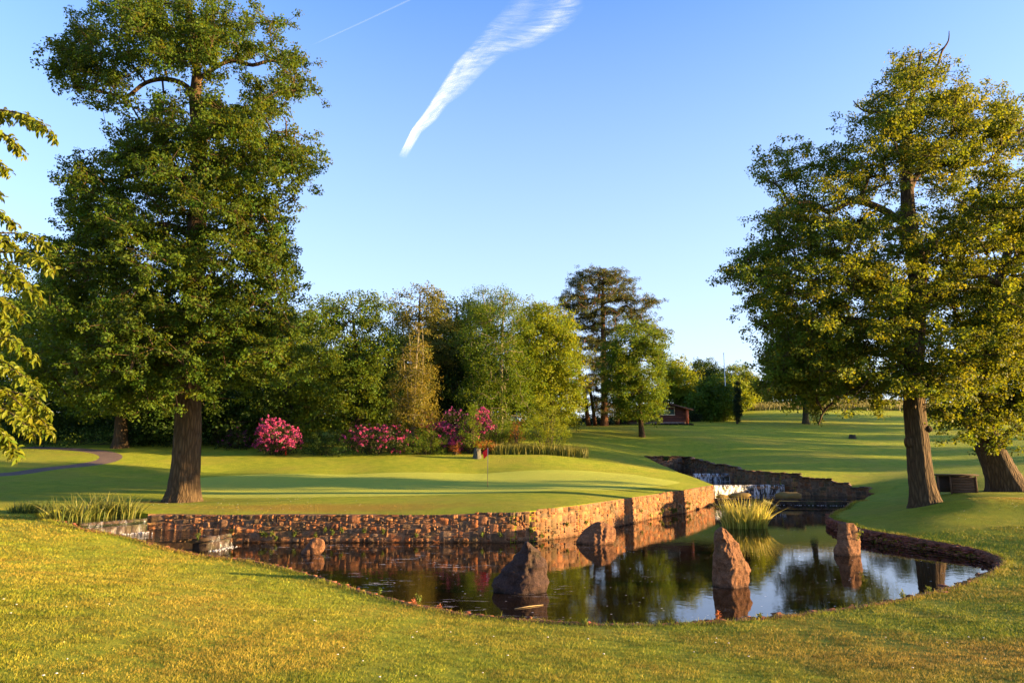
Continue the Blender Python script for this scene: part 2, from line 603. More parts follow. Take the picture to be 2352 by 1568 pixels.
flat('stream_water', [f2a + (-1.5, 0), f2a, f2b, f2b + (1.5, .3), f3b + (2.5, 0), f3b, f3a, f3a + (-1.5, 0)], 1.15, W_STREAM)
flat('stream_water', [f3a + (-1.5, 0), f3a, f3b, f3b + (1.5, 0), (26, 66), (10, 66)], 1.77, W_STREAM)


# falls: stone face behind and a rippled sheet of falling water in front
def m_fall(name='falling_water', amt=.32, lo=.53, c=(.20, .22, .25)):
    t = NT(name)
    at = t.n('Attribute', attribute_name='Col')
    s = t.n('SeparateXYZ', {0: at.outputs['Vector']})
    vec = t.n('CombineXYZ', {0: t.math('MULTIPLY', s.outputs[0], 34), 1: t.math('MULTIPLY', s.outputs[1], 1.6), 2: 0.0}).outputs[0]
    n1 = t.noise(vec, 1.1, 5, .65, .3)
    big = t.noise(t.n('CombineXYZ', {0: t.math('MULTIPLY', s.outputs[0], 12), 1: s.outputs[1], 2: 3.0}).outputs[0], .8, 3)
    a = t.ramp(t.math('ADD', t.math('MULTIPLY', n1, .6), t.math('MULTIPLY', big, .45)), [(lo, .02), (lo + .13, amt)])
    d = t.n('BsdfDiffuse', {'Color': (*c, 1)}).outputs[0]
    g = t.n('BsdfGlossy', {'Color': (1, 1, 1, 1), 'Roughness': .12, 'Normal': t.bump(n1, .6, .1)}).outputs[0]
    w = t.n('MixShader', {0: .08, 1: d, 2: g}).outputs[0]
    tr = t.n('BsdfTransparent').outputs[0]
    return t.finish(t.n('MixShader', {0: a, 1: tr, 2: w}).outputs[0])


FALL = m_fall(amt=.45, lo=.55)
FALLB = m_fall('bright_falling_water', .9, .48, (.5, .54, .6))
FALLW = m_fall('thin_falling_water', .16, .56)
WALLST = m_stone('wall_stone', (.38, .245, .145), .03, .45)
DARKST = m_stone('wet_stone', (.055, .042, .033), .03, .7)


def fall(name, a, b, z0, z1, label, name2='water_curtain', thick=.5, fmat=None):
    a, b = np.array(a), np.array(b)
    t = thing(name, (*((a + b) / 2), z0), label, 'waterfall', 'small waterfalls of the stream')
    d = b - a
    L = np.linalg.norm(d)
    d /= L
    nrm = np.array([d[1], -d[0]])        # towards camera
    m = MB()
    k = max(3, int(L / .25))
    for i in range(k):                    # the stones of the sill
        c = a + d * L * (i + .5) / k - nrm * thick / 2
        for j, (zz, hh) in enumerate(((z0 - .2 + (z1 - z0) * .3, (z1 - z0) * .6 + .35), (z1 - .06, .1))):
            m.box((*(c + nrm * rng.normal() * .02), zz + (0 if j else 0)), (L / k * .98, thick * (1 if j == 0 else 1.05), hh + rng.normal() * .01), math.atan2(d[1], d[0]),
                  np.array((1, .85, .7)) * rng.uniform(.5, 1.1))
    m.build('sill_stones', DARKST, t)
    # curtain
    nu, nv = int(L / .08) + 2, 9
    u = np.linspace(0, 1, nu)
    v = np.linspace(0, 1, nv)
    U, Vv = np.meshgrid(u, v)
    arc = .02 + .10 * np.sqrt(Vv) + .015 * np.sin(U * 47 + Vv * 3)
    zz = z1 + .015 - (z1 - z0 + .015) * Vv ** 1.3
    P = a[None, None] + d * (U * L)[..., None] + nrm * arc[..., None]
    V = np.dstack([P, zz]).reshape(-1, 3) - np.array(t.location)
    i = np.arange(nv - 1)[:, None] * nu
    j = np.arange(nu - 1)[None]
    Q = np.stack([i + j, i + j + 1, i + nu + j + 1, i + nu + j], -1).reshape(-1, 4)
    K = np.stack([U.ravel() * L / 3, Vv.ravel(), U.ravel() * 0], -1)
    obj(name2, mesh_np(name2, V, [Q], True, K), fmat or FALL, t)
    # froth at the foot
    fr = MB()
    for _ in range(int(L * (14 if fmat else 45))):
        s_ = rng.random() * L
        p = a + d * s_ + nrm * (.1 + abs(rng.normal()) * .14)
        r = rng.uniform(.008, .03)
        fr.tube([(*(p), z0 - .01), (*(p), z0 + r)], [r * 1.6, r * .6], 5)
    fr.build('froth', FROTH, t)['kind'] = 'stuff'
    return t


FROTH = m_plain('froth', (.3, .31, .33), .5, .1)
fall('waterfall', A0, A1, .45, .93, 'upper left waterfall dropping from the reed filled pool')
fall('waterfall', flA[0], flA[1], 0.0, .45, 'lower left waterfall spilling into the pond, lit by the sun')
fall('waterfall', f2a, f2b, .40, 1.15, 'widest waterfall at the far end, beside the end of the stone wall', fmat=FALLB)
fall('waterfall', f3a, f3b, 1.15, 1.77, 'highest waterfall at the far end, topmost of the steps', fmat=FALLB)
fall('weir', wl0, wl1, 0.0, .40, 'long dark low weir where the stream enters the pond', fmat=FALLW)['category'] = 'weir'


# ------------------------------------------------------------------ stone walls
SG = 7


def stone_patch(mb, O, X, Z, N, w, h, depth, col):
    """one rough stone: origin O (lower left), axes X, Z in the wall face, N outwards"""
    g = np.linspace(0, 1, SG)
    U, Vv = np.meshgrid(g, g)
    du = np.minimum(U, 1 - U) * w
    dv = np.minimum(Vv, 1 - Vv) * h
    rr = min(w, h) * .2
    edge = 1 - np.clip(1 - np.minimum(du, dv) / rr, 0, 1) ** 2
    cx, cz = (U - .5), (Vv - .5)
    cr = 1 - .16 * (np.abs(cx * 2) ** 4 * np.abs(cz * 2) ** 4)
    sk_ = rng.normal(size=4) * .03
    xx = (.5 + cx * cr) * w + sk_[0] * (Vv - .5) * h + rng.normal(size=U.shape) * .006
    zz = (.5 + cz * cr) * h + sk_[1] * (U - .5) * w + rng.normal(size=U.shape) * .006
    nn_ = depth * (edge * .85 + .15) + rng.normal(size=U.shape) * .011 + sk_[2] * cx + sk_[3] * cz
    nn_ = np.where((du < 1e-6) | (dv < 1e-6), 0.0, nn_)
    P = O + X * xx[..., None] + Z * zz[..., None] + N * nn_[..., None]
    i = np.arange(SG - 1)[:, None] * SG
    j = np.arange(SG - 1)[None]
    Q = np.stack([i + j, i + j + 1, i + SG + j + 1, i + SG + j], -1).reshape(-1, 4)
    mb.add(P.reshape(-1, 3), [Q], col)


def stone_cols():
    pal = np.array([(.78, .50, .33), (.66, .46, .34), (.52, .44, .38), (.85, .60, .38), (.58, .36, .26), (.42, .38, .35), (.46, .44, .42), (.36, .35, .33), (.72, .55, .42), (.80, .46, .27)])
    return pal[rng.integers(len(pal))] * rng.uniform(.6, 1.15)


def build_wall(name, pts2, z0f, z1f, label, mat, cell=.085, big=.5, thick=.45, cap=True):
    """rubble wall along a polyline (facing the right-hand side of its direction)"""
    P = np.array([p[:2] for p in pts2], float)
    seg = np.linalg.norm(np.diff(P, axis=0), axis=1)
    S = np.concatenate([[0], np.cumsum(seg)])
    L = S[-1]

    def at(s):
        k = min(max(int(np.searchsorted(S, s, side='right') - 1), 0), len(seg) - 1)
        d = (P[k + 1] - P[k]) / seg[k]
        return P[k] + d * (s - S[k]), d
    t = thing(name, (*at(L / 2)[0], 0), label, 'wall')
    mb = MB()
    back = MB()
    nx = int(L / cell)
    zmin = min(z0f(s) for s in np.linspace(0, L, 40))
    zmax = max(z1f(s) for s in np.linspace(0, L, 200))
    nz = int((zmax - zmin) / cell) + 1
    occ = np.zeros((nx, nz), bool)
    for ix in range(nx):
        s = ix * cell
        for iz in range(nz):
            z = zmin + iz * cell
            if z < z0f(s) - .2 or z + cell * .7 > z1f(s):
                occ[ix, iz] = True
    for iz in range(nz):
        ix = 0
        while ix < nx:
            if occ[ix, iz]:
                ix += 1
                continue
            q = rng.random()
            if q < .09 * big * 2:
                w, h = rng.integers(4, 8), rng.integers(4, 6)
            elif q < .3:
                w, h = rng.integers(3, 5), rng.integers(2, 4)
            elif q < .8:
                w, h = rng.integers(2, 6), rng.integers(1, 3)
            else:
                w, h = rng.integers(1, 3), 1
            w2 = 0
            while w2 < w and ix + w2 < nx and not occ[ix + w2, iz]:
                w2 += 1
            h2 = 0
            while h2 < h and iz + h2 < nz and not occ[ix:ix + w2, iz + h2].any():
                h2 += 1
            occ[ix:ix + w2, iz:iz + h2] = True
            s = ix * cell
            p, d = at(s + w2 * cell / 2)
            N = np.array([d[1], -d[0], 0])
            X = np.array([d[0], d[1], 0])
            g = .006
            O = np.array([*(p - d * w2 * cell / 2), zmin + iz * cell]) + X * g + np.array([0, 0, g])
            stone_patch(mb, O, X, np.array([0, 0, 1.0]), N, w2 * cell - 2 * g, h2 * cell - 2 * g, rng.uniform(.02, .06), stone_cols())
            ix += w2
    mb.build('stonework', mat, t, smooth=False)
    # mortar core
    m = int(L / .4) + 2
    ss_ = np.linspace(0, L, m)
    rows = []
    for s in ss_:
        p, d = at(min(s, L - 1e-4))
        N = np.array([d[1], -d[0]])
        a = p + N * .012
        b = p - N * thick
        rows.append([(*a, z0f(s) - .8), (*a, z1f(s) - .03), (*b, z1f(s) - .03), (*b, z0f(s) - .8)])
    rows = np.array(rows).reshape(-1, 3)
    i = np.arange(m - 1)[:, None] * 4
    j = np.arange(4)[None]
    Q = np.stack([i + j, i + (j + 1) % 4, i + 4 + (j + 1) % 4, i + 4 + j], -1).reshape(-1, 4)
    back.add(rows, [Q, [[0, 1, 2, 3], [(m - 1) * 4 + k for k in (3, 2, 1, 0)]]], (.5, .42, .35))
    back.build('mortar_core', mat, t)
    if cap:
        cp = MB()
        s = 0
        while s < L - .1:
            w = rng.uniform(.25, .6)
            p, d = at(min(s + w / 2, L - 1e-3))
            N = np.array([d[1], -d[0]])
            zt = z1f(s + w / 2)
            lump(cp, (*(p + N * (.0 + rng.normal() * .02)), zt - .02), (w * .52, .17, .05), stone_cols() * .75, math.atan2(d[1], d[0]), .12)
            s += w
        cp.build('coping', mat, t)
    return t


# icosphere lump
def _ico(sub_):
    import bmesh
    b = bmesh.new()
    bmesh.ops.create_icosphere(b, subdivisions=sub_, radius=1)
    V = np.array([v.co[:] for v in b.verts])
    Fc = np.array([[v.index for v in f.verts] for f in b.faces])
    b.free()
    return V, Fc


ICO1, ICO2, ICO3 = _ico(1), _ico(2), _ico(3)


def vnoise(V, f, seed=0):
    r = np.random.default_rng(seed)
    o = np.zeros(len(V))
    for k in range(6):
        d = r.normal(size=3) * f * (1 + .4 * k)
        o += np.sin(V @ d + r.random() * 6.28) / (1 + .5 * k)
    return o / 2.2


def lump(mb, c, rad, col, rz=0, rough=.15, ico=None, boxy=.6):
    V, Fc = ico or ICO2
    W_ = np.sign(V) * np.abs(V) ** boxy
    W_ = W_ * (1 + rough * vnoise(V, 2.5, int(rng.integers(1e6))))[:, None]
    W_ = W_ * np.array(rad)
    m = np.array(Matrix.Rotation(rz, 3, 'Z'))
    mb.add(W_ @ m.T + np.array(c), [Fc], col)


wp = [p.copy() for p in wall][::-1]      # left to right, faces the camera side
Sw = np.concatenate([[0], np.cumsum([np.linalg.norm(wp[i + 1][:2] - wp[i][:2]) for i in range(len(wp) - 1)])])
zt_ = [p[2] for p in wp]
build_wall('pond_wall', wp, lambda s: 0.0, lambda s: float(np.interp(s, Sw, zt_)) + .02,
           'long rubble stone retaining wall between the pond and the putting green', WALLST, cap=False)
fwp = [p.copy() for p in (backw + farw[::-1])]
fw2 = fwp
Sf = np.concatenate([[0], np.cumsum([np.linalg.norm(fw2[i + 1][:2] - fw2[i][:2]) for i in range(len(fw2) - 1)])])
zf = [p[2] for p in fw2]


STEPS = np.concatenate([[0], np.cumsum(np.random.default_rng(5).uniform(.5, 2.3, 60))])


def fz1(s):
    k = int(np.searchsorted(STEPS, s)) - 1     # irregular stepped top
    return float(np.interp(STEPS[max(k, 0)] + .4, Sf, zf)) + .06 + .05 * math.sin(s * 5.3) * math.sin(s * 2.1)


def fz0(s):
    return float(np.interp(s, [0, Sf[3], Sf[4], Sf[7], Sf[-1]], [1.7, 1.7, 1.1, .35, -.05]))


build_wall('stream_wall', fw2, fz0, fz1, 'dark stepped stone wall beside the far stream, descending to the right', m_stone('stream_wall_stone', (.27, .215, .165), .03, .5), cell=.12, big=.2, cap=True)  # greyer and darker stone tone than the pond wall

# ------------------------------------------------------------------ stone edging of the near bank
EDGM = m_stone('edging_stone', (.22, .10, .065), .02, .3, waterline=False)
ed = MB()
s_pts = resample(sh_s, .11)
tang = np.gradient(s_pts, axis=0)
tang /= np.linalg.norm(tang, axis=1)[:, None]
nor = np.stack([-tang[:, 1], tang[:, 0]], -1)
for k, p in enumerate(s_pts):
    # side towards the water
    q = p + nor[k] * .05
    ins = inpoly([q[0]], [q[1]], hole)[0]
    nv = nor[k] if ins else -nor[k]
    zt = h1(p[0], p[1])
    az_ = math.atan2(tang[k][1], tang[k][0])
    nlay = int((zt + .12) / .07)
    for lay in range(nlay + 2):
        if lay < 2:       # loose flat pieces on the rim
            z = zt - .015 + rng.normal() * .012
            off = .05 - .10 * lay + rng.normal() * .06
            if rng.random() < .15:
                continue
        else:             # face down to the water
            z = zt - .05 - (lay - 2) * .07
            off = .06 + rng.normal() * .012
        rr_ = rng.uniform(.035, .13)
        lump(ed, (*(p + nv * off + tang[k] * rng.normal() * .05), z), (rr_, rr_ * rng.uniform(.5, .9), rng.uniform(.015, .04)), np.array((1, rng.uniform(.65, .9), rng.uniform(.5, .8))) * rng.uniform(.3, 1.1),
             az_ + rng.normal() * .5, .3, ICO1, .55)
q_ = np.linspace(-.15, .13, 7)
side_s = np.array([1.0 if inpoly([p[0] + nor[k][0] * .06], [p[1] + nor[k][1] * .06], hole)[0] else -1.0 for k, p in enumerate(s_pts)])
G_ = s_pts[:, None] + nor[:, None] * side_s[:, None, None] * (q_[None, :, None] + vnoise(np.column_stack([s_pts, s_pts[:, 0] * 0]), 6, 9)[:, None, None] * .03)
hz_s = H(s_pts[:, 0], s_pts[:, 1])
gz = hz_s[:, None] + np.array([-.03, .012, .028, .03, .02, -.01, -.09])[None] + rng.normal(size=G_.shape[:2]) * .014
ii = np.arange(len(s_pts) - 1)[:, None] * 7
jj = np.arange(6)[None]
ed.add(np.dstack([G_, gz]).reshape(-1, 3), [np.stack([ii + jj, ii + jj + 1, ii + 7 + jj + 1, ii + 7 + jj], -1).reshape(-1, 4)], np.array((1, .7, .55)) * rng.uniform(.35, 1.0, (len(s_pts) * 7, 1)))
t_ed = tag(ed.build('stone_edging', EDGM), 'low reddish broken stone edging that rims the near and right banks of the pond', 'edging')

# ------------------------------------------------------------------ standing stones
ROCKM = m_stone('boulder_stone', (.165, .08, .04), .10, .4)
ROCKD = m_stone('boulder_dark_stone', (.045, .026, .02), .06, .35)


def rock(profile, yw, label, mat, thick=.8, lean=0, seed=1, front=0.0):
    """profile: list of (y_photo, x_left, x_right) from the waterline up"""
    yb, xl, xr = profile[0]
    Yd = PZ((xl + xr) / 2, yb, 0)[1]
    base = PZ((xl + xr) / 2, yb, 0)
    t_ = thing('standing_stone', base, label, 'rock', 'rough stones standing in the pond')
    n_ = 84
    prof = np.array(profile, float)
    ys = np.linspace(prof[0, 0], prof[-1, 0], 64)
    info = []
    for y_ in ys:
        l = np.interp(-y_, -prof[:, 0], prof[:, 1])
        r = np.interp(-y_, -prof[:, 0], prof[:, 2])
        a = PY(l, y_, Yd)
        b = PY(r, y_, Yd)
        info.append(((a[0] + b[0]) / 2, a[2], (b[0] - a[0]) / 2))
    c0 = info[0]
    info = [(c0[0], z, c0[2] * k) for z, k in ((-.5, 1.1), (-.25, 1.06), (-.1, 1.03))] + info
    w0 = info[3][2]
    V = []
    ang = np.arange(n_) * 2 * math.pi / n_
    # faceted, slightly turned cross section
    rot = .5 + .3 * math.sin(seed)
    ca0, sa0 = np.sign(np.cos(ang)) * np.abs(np.cos(ang)) ** .62, np.sign(np.sin(ang)) * np.abs(np.sin(ang)) ** .62
    ca, sa = ca0 * math.cos(rot) - sa0 * math.sin(rot), ca0 * math.sin(rot) + sa0 * math.cos(rot)
    ca, sa = ca / np.abs(ca).max() * 1.09, sa / np.abs(sa).max()
    for cx, z, hw in info:
        dpt = thick * (.35 * w0 + .65 * hw)
        X = cx + ca * hw
        Y_ = Yd + dpt * .9 + sa * dpt + lean * z
        V.append(np.stack([X, Y_, np.full(n_, z)], -1))
    top = V[-1].mean(0) + (0, 0, .02)
    V = np.vstack(V)
    c_ax = np.repeat([i_[0] for i_ in info], n_)
    nz_ = vnoise(V, 3.0, seed) * .055 - np.abs(vnoise(V, 7, seed + 5)) * .06 + .015 + vnoise(V, 19, seed + 9) * .018 + vnoise(V, 45, seed + 2) * .010
    D = V - np.stack([c_ax, np.full(len(V), Yd + thick * w0 * .9), V[:, 2]], -1)
    V = V + D / (np.linalg.norm(D, axis=1)[:, None] + 1e-6) * nz_[:, None] * min(1, w0 * 2)
    V = np.vstack([V, top])
    m = len(info)
    i = np.arange(m - 1)[:, None] * n_
    j = np.arange(n_)[None]
    Q = np.stack([i + j, i + (j + 1) % n_, i + n_ + (j + 1) % n_, i + n_ + j], -1).reshape(-1, 4)
    k = np.arange(n_)
    T = np.stack([(m - 1) * n_ + k, (m - 1) * n_ + (k + 1) % n_, np.full(n_, len(V) - 1)], -1)
    mb = MB()
    mb.add(V, [Q, T])
    o = mb.build('stone', mat, t_, smooth=True)
    return t_, base


rock([(1350, 1648, 1730), (1340, 1647, 1730), (1310, 1648, 1727), (1285, 1648, 1716), (1262, 1648, 1705), (1250, 1647, 1702), (1240, 1647, 1690), (1225, 1648, 1678), (1216, 1653, 1668), (1212, 1657, 1662)], 0,
     'tallest standing stone, orange lit granite in front of the iris clump', ROCKM, .75, 0, 3)
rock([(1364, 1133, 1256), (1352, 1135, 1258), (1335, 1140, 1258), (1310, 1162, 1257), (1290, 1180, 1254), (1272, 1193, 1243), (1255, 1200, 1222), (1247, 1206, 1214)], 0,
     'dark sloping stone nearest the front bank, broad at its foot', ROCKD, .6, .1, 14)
rock([(1250, 1332, 1408), (1244, 1332, 1413), (1230, 1340, 1415), (1215, 1350, 1412), (1205, 1362, 1400), (1200, 1370, 1384)], 0,
     'squat pointed stone before the sunlit part of the wall', ROCKM, .6, .1, 21)
rock([(1274, 687, 733), (1266, 690, 738), (1255, 697, 741), (1245, 706, 742), (1239, 714, 738)], 0,
     'smallest stone with small plants on its top, left in the pond', ROCKM, .7, 0, 31)
rock([(1276, 1925, 1980), (1265, 1924, 1980), (1245, 1932, 1979), (1225, 1934, 1975), (1210, 1935, 1970), (1202, 1938, 1962)], 0,
     'square topped stone overgrown with weeds near the right bank', ROCKM, .7, 0, 41)
# ------------------------------------------------------------------ foliage machinery
def leaves(mb, cen, n_per, r_c, size, aspect=.6, up=.45, seed=0, cvar=.22, cmul=None, flat_=.65, fold=.25, shape='kite', droop=0.0):
    r = np.random.default_rng(seed)
    nC = len(cen)
    base = np.repeat(cen, n_per, 0)
    off = r.normal(size=(len(base), 3))
    off /= np.linalg.norm(off, axis=1)[:, None]
    off *= (r.random(len(base)) ** .45)[:, None] * r_c
    off[:, 2] *= flat_
    P = base + off
    nrm = r.normal(size=P.shape) * .8
    nrm[:, 2] += up * 2
    nrm += off / r_c * 2.0
    nrm /= np.linalg.norm(nrm, axis=1)[:, None]
    d = r.normal(size=P.shape)
    d[:, 2] -= droop * 2
    d -= nrm * (d * nrm).sum(1)[:, None]
    d /= np.linalg.norm(d, axis=1)[:, None] + 1e-9
    s = np.cross(nrm, d)
    L = size * r.uniform(.65, 1.3, len(P))[:, None]
    Wd = L * aspect * .5
    if shape == 'kite':
        v0 = P
        v1 = P + d * L * .5 + s * Wd + nrm * L * fold * .5
        v2 = P + d * L
        v3 = P + d * L * .5 - s * Wd + nrm * L * fold * .5 * r.uniform(-.3, 1, (len(P), 1))
        V = np.stack([v0, v1, v2, v3], 1).reshape(-1, 3)
        k = 4
        Q = [np.arange(len(P))[:, None] * 4 + np.arange(4)]
    else:      # long leaf with a fold along the midrib and a curved tip
        dn = np.array([0, 0, -1.0])
        m1 = P + d * L * .35
        m2 = P + d * L * .7 + dn * L * .10
        tip = P + d * L * .95 + dn * L * .28
        u_ = nrm * Wd * .45
        V = np.stack([P, m1, m1 + s * Wd + u_, m1 - s * Wd + u_, m2, m2 + s * Wd * .85 + u_, m2 - s * Wd * .85 + u_, tip], 1).reshape(-1, 3)
        k = 8
        b = np.arange(len(P))[:, None] * 8
        Q = [np.vstack([b + [0, 2, 1], b + [0, 1, 3], b + [4, 5, 7], b + [6, 4, 7]]), np.vstack([b + [1, 2, 5, 4], b + [3, 1, 4, 6]])]
    cc = np.repeat(r.uniform(1 - cvar, 1 + cvar, nC), n_per)
    if cmul is not None:
        cc = cc * np.repeat(cmul, n_per)
    cc = cc * r.uniform(.92, 1.08, len(cc))
    hue = r.normal(size=len(cc)) * .03 + np.repeat(r.normal(size=nC) * .07, n_per)
    K = np.stack([cc * (1 + hue * 1.4), cc, cc * (1 - hue)], -1)
    mb.add(V, Q, np.repeat(K, k, 0))


def grow(trunk, limbs, att, rtip=.014, cost_up=.5, step=.7, rtrunk=None, power=.5, seed=0, zmin=None):
    """trunk/limbs: lists of arrays (n,3); att: attractor points. Returns segment arrays"""
    r = np.random.default_rng(seed)
    pos, par, fix = [], [], []

    def addpoly(Pl, parent, rad=None):
        idx = parent
        for q, p in enumerate(Pl):
            pos.append(np.array(p, float))
            par.append(idx)
            fix.append(None if rad is None else rad[q])
            idx = len(pos) - 1
        return idx
    T = catmull(trunk, 5)
    rt = np.interp(np.linspace(0, 1, len(T)), np.linspace(0, 1, len(rtrunk)), rtrunk)
    addpoly(T, -1, rt)
    nT = len(T)
    for lb, r0, r1 in limbs:
        Lp = catmull(lb, 4)
        A = np.array(pos)
        k = int(np.argmin(np.linalg.norm(A - Lp[0], axis=1)))
        addpoly(Lp, k, np.linspace(r0, r1, len(Lp)))
    A = np.array(pos)
    d0 = np.array([np.linalg.norm(A - a, axis=1).min() for a in att])
    buf = np.empty((len(pos) + len(att) * 14 + 10, 3))
    buf[:len(pos)] = A
    zmn = zmin if zmin is not None else A[0, 2] + (A[-1, 2] - A[0, 2]) * .15
    nb = len(pos)
    ends = []
    for a in att[np.argsort(d0)]:
        B = buf[:nb]
        d = np.linalg.norm(B - a, axis=1)
        dz = B[:, 2] - a[2]
        c = d + cost_up * np.maximum(dz, 0) + np.where(B[:, 2] < zmn, 50, 0) + .15 * np.maximum(-dz, 0)
        k = int(np.argmin(c))
        D = d[k]
        m = max(1, min(10, int(D / step)))
        p0 = buf[k].copy()
        mid = (p0 + a) / 2 + np.array([0, 0, .12 * D]) + r.normal(size=3) * .12 * D
        idx = k
        for q in range(1, m + 1):
            t = q / m
            p = (1 - t) ** 2 * p0 + 2 * t * (1 - t) * mid + t * t * a
            if q < m:
                p = p + r.normal(size=3) * .05 * min(D, 2)
            buf[nb] = p
            par.append(idx)
            fix.append(None)
            idx = nb
            nb += 1
        ends.append(idx)
    pos = buf[:nb]
    cnt = np.zeros(nb)
    for e in ends:
        cnt[e] += 1
    for k in range(nb - 1, 0, -1):
        if par[k] >= 0:
            cnt[par[k]] += cnt[k]
    rad = rtip * np.maximum(cnt, 1) ** power
    for k in range(nb):
        if fix[k] is not None:
            rad[k] = fix[k] if k < nT else max(fix[k], min(rad[k], fix[k] * 1.6))
    for k in range(nb):
        p = par[k]
        if p >= 0:
            rad[k] = min(rad[k], rad[p] * .97)
    return pos, np.array(par), rad, nT


def branch_mesh(mb, pos, par, rad, start, rmin=0.0, nbig=7, nsmall=4):
    idx = np.arange(start, len(pos))
    idx = idx[(par[idx] >= 0)]
    idx = idx[rad[idx] > rmin]
    for ns, sel in ((nbig, idx[rad[idx] > .06]), (nsmall, idx[rad[idx] <= .06])):
        if not len(sel):
            continue
        p1 = pos[sel]
        p0 = pos[par[sel]]
        r1 = rad[sel]
        r0 = np.minimum(rad[par[sel]], r1 * 1.35)
        T = p1 - p0
        L = np.linalg.norm(T, axis=1)[:, None] + 1e-9
        T = T / L
        p1 = p1 + T * r1[:, None] * .4
        ref = np.where(np.abs(T[:, 2:3]) < .9, np.array([[0, 0, 1.0]]), np.array([[1.0, 0, 0]]))
        U = np.cross(T, ref)
        U /= np.linalg.norm(U, axis=1)[:, None]
        W_ = np.cross(T, U)
        a = np.arange(ns) * 2 * math.pi / ns
        ring = np.cos(a)[None, :, None] * U[:, None] + np.sin(a)[None, :, None] * W_[:, None]
        V = np.concatenate([p0[:, None] + ring * r0[:, None, None], p1[:, None] + ring * r1[:, None, None]], 1)
        b = np.arange(len(sel))[:, None, None] * 2 * ns
        j = np.arange(ns)[None]
        Q = np.stack([j, (j + 1) % ns, ns + (j + 1) % ns, ns + j], -1) + b
        mb.add(V.reshape(-1, 3), [Q.reshape(-1, 4)])


def trunk_mesh(P, r, flare=1.5, n=30, seed=0, lob=5):
    P = catmull(P, 8)
    t = np.linspace(0, 1, len(P))
    rr = np.interp(t, np.linspace(0, 1, len(r)), r)
    a = np.arange(n) * 2 * math.pi / n
    rg = np.random.default_rng(seed)
    ph = rg.random(4) * 6.28
    h = P[:, 2] - P[0, 2]
    V = []
    for k in range(len(P)):
        fl_ = math.exp(-max(h[k], 0) / .55)
        R_ = rr[k] * (1 + .03 * np.sin(3 * a + ph[0] + h[k] * .5) + .035 * np.sin(5 * a + ph[1] - h[k] * .3) + .02 * np.sin(11 * a + ph[3] + h[k] * .8) + .012 * rg.normal(size=n))
        R_ = R_ + rr[k] * (flare - 1) * fl_ * (.55 + .45 * np.sin(lob * a + ph[2]) ** 2)
        V.append(np.stack([P[k, 0] + R_ * np.cos(a), P[k, 1] + R_ * np.sin(a), np.full(n, P[k, 2])], -1))
    # sink the foot
    foot = V[0].copy()
    foot[:, 2] -= .8
    foot[:, :2] = P[0, :2] + (foot[:, :2] - P[0, :2]) * 1.15
    V = np.vstack([foot] + V)
    m = len(P) + 1
    i = np.arange(m - 1)[:, None] * n
    j = np.arange(n)[None]
    Q = np.stack([i + j, i + (j + 1) % n, i + n + (j + 1) % n, i + n + j], -1).reshape(-1, 4)
    return V, Q


def attractors(ell, Y, D, n, seed=0, shell=.35, hole_f=.9, hole_t=-.35):
    """sample points in photo ellipses (cx,cy,rx,ry[,dy[,density]]), with depth +-D"""
    r = np.random.default_rng(seed)
    E_ = [tuple(e) + (0,) * (6 - len(e)) for e in ell]
    w = np.array([e[2] * e[3] * (e[5] or 1) for e in E_], float)
    w /= w.sum()
    k = r.choice(len(E_), n, p=w)
    E_ = np.array(E_, float)[k]
    u = r.random(n) ** .5
    th = r.random(n) * 2 * math.pi
    x = E_[:, 0] + E_[:, 2] * u * np.cos(th)
    y = E_[:, 1] + E_[:, 3] * u * np.sin(th)
    dd = np.sqrt(np.clip(1.02 - u * u, 0, 1))
    # depth: thicker in the middle of each clump
    dep = r.uniform(-1, 1, n)
    dep = np.sign(dep) * np.abs(dep) ** (1 - shell)
    px = Y / F
    yy = Y + E_[:, 4] + dep * (E_[:, 2] * px * .7 + D * .6) * dd
    P = PYv(x, y, yy)
    nz = vnoise(P, hole_f * 6 / max(D, 2), seed + 3)
    return P[nz > hole_t]


BARK_OAK = m_bark('oak_bark', (.06, .037, .023), (.135, .083, .047))
BARK_GREY = m_bark('grey_bark', (.06, .045, .03), (.13, .10, .07), 1.6)
BARK_PINE = m_bark('pine_bark', (.11, .05, .03), (.26, .12, .07), 1.2)
BARK_BIRCH = m_bark('birch_bark', (.18, .14, .10), (.36, .30, .23), 1.4)
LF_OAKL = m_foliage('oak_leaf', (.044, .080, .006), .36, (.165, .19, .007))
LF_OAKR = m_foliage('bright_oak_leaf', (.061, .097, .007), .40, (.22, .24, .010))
LF_NEAR = m_foliage('cherry_leaf', (.12, .15, .010), .35, (.26, .25, .012), .4)
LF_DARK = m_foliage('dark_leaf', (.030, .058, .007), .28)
LF_MID = m_foliage('mid_leaf', (.064, .110, .009), .36, (.18, .22, .010))
LF_GOLD = m_foliage('golden_leaf', (.12, .165, .008), .40, (.25, .28, .01))
LF_AMBER = m_foliage('amber_leaf', (.125, .115, .014), .38, (.26, .21, .02))
LF_BRN = m_foliage('bronze_leaf', (.12, .12, .018), .3)
LF_PINE = m_foliage('pine_needle', (.070, .080, .016), .15)
LF_BIRCH = m_foliage('birch_leaf', (.072, .125, .008), .4, (.17, .22, .01))
LF_YEW = m_foliage('cypress_leaf', (0.0150, 0.0258, 0.0068), .1)
LF_ORANGE = m_foliage('azalea_leaf', (0.2720, 0.0884, 0.0204), .35, (.5, .18, .03))
LF_RHODO = m_foliage('rhododendron_leaf', (0.0340, 0.0422, 0.0122), .15, rough=.35)
PETAL = m_foliage('pink_petal', (.40, .05, .16), .2, (.36, .06, .18), .6)
PETALP = m_foliage('purple_petal', (.25, .045, .19), .2, (.22, .05, .2), .6)


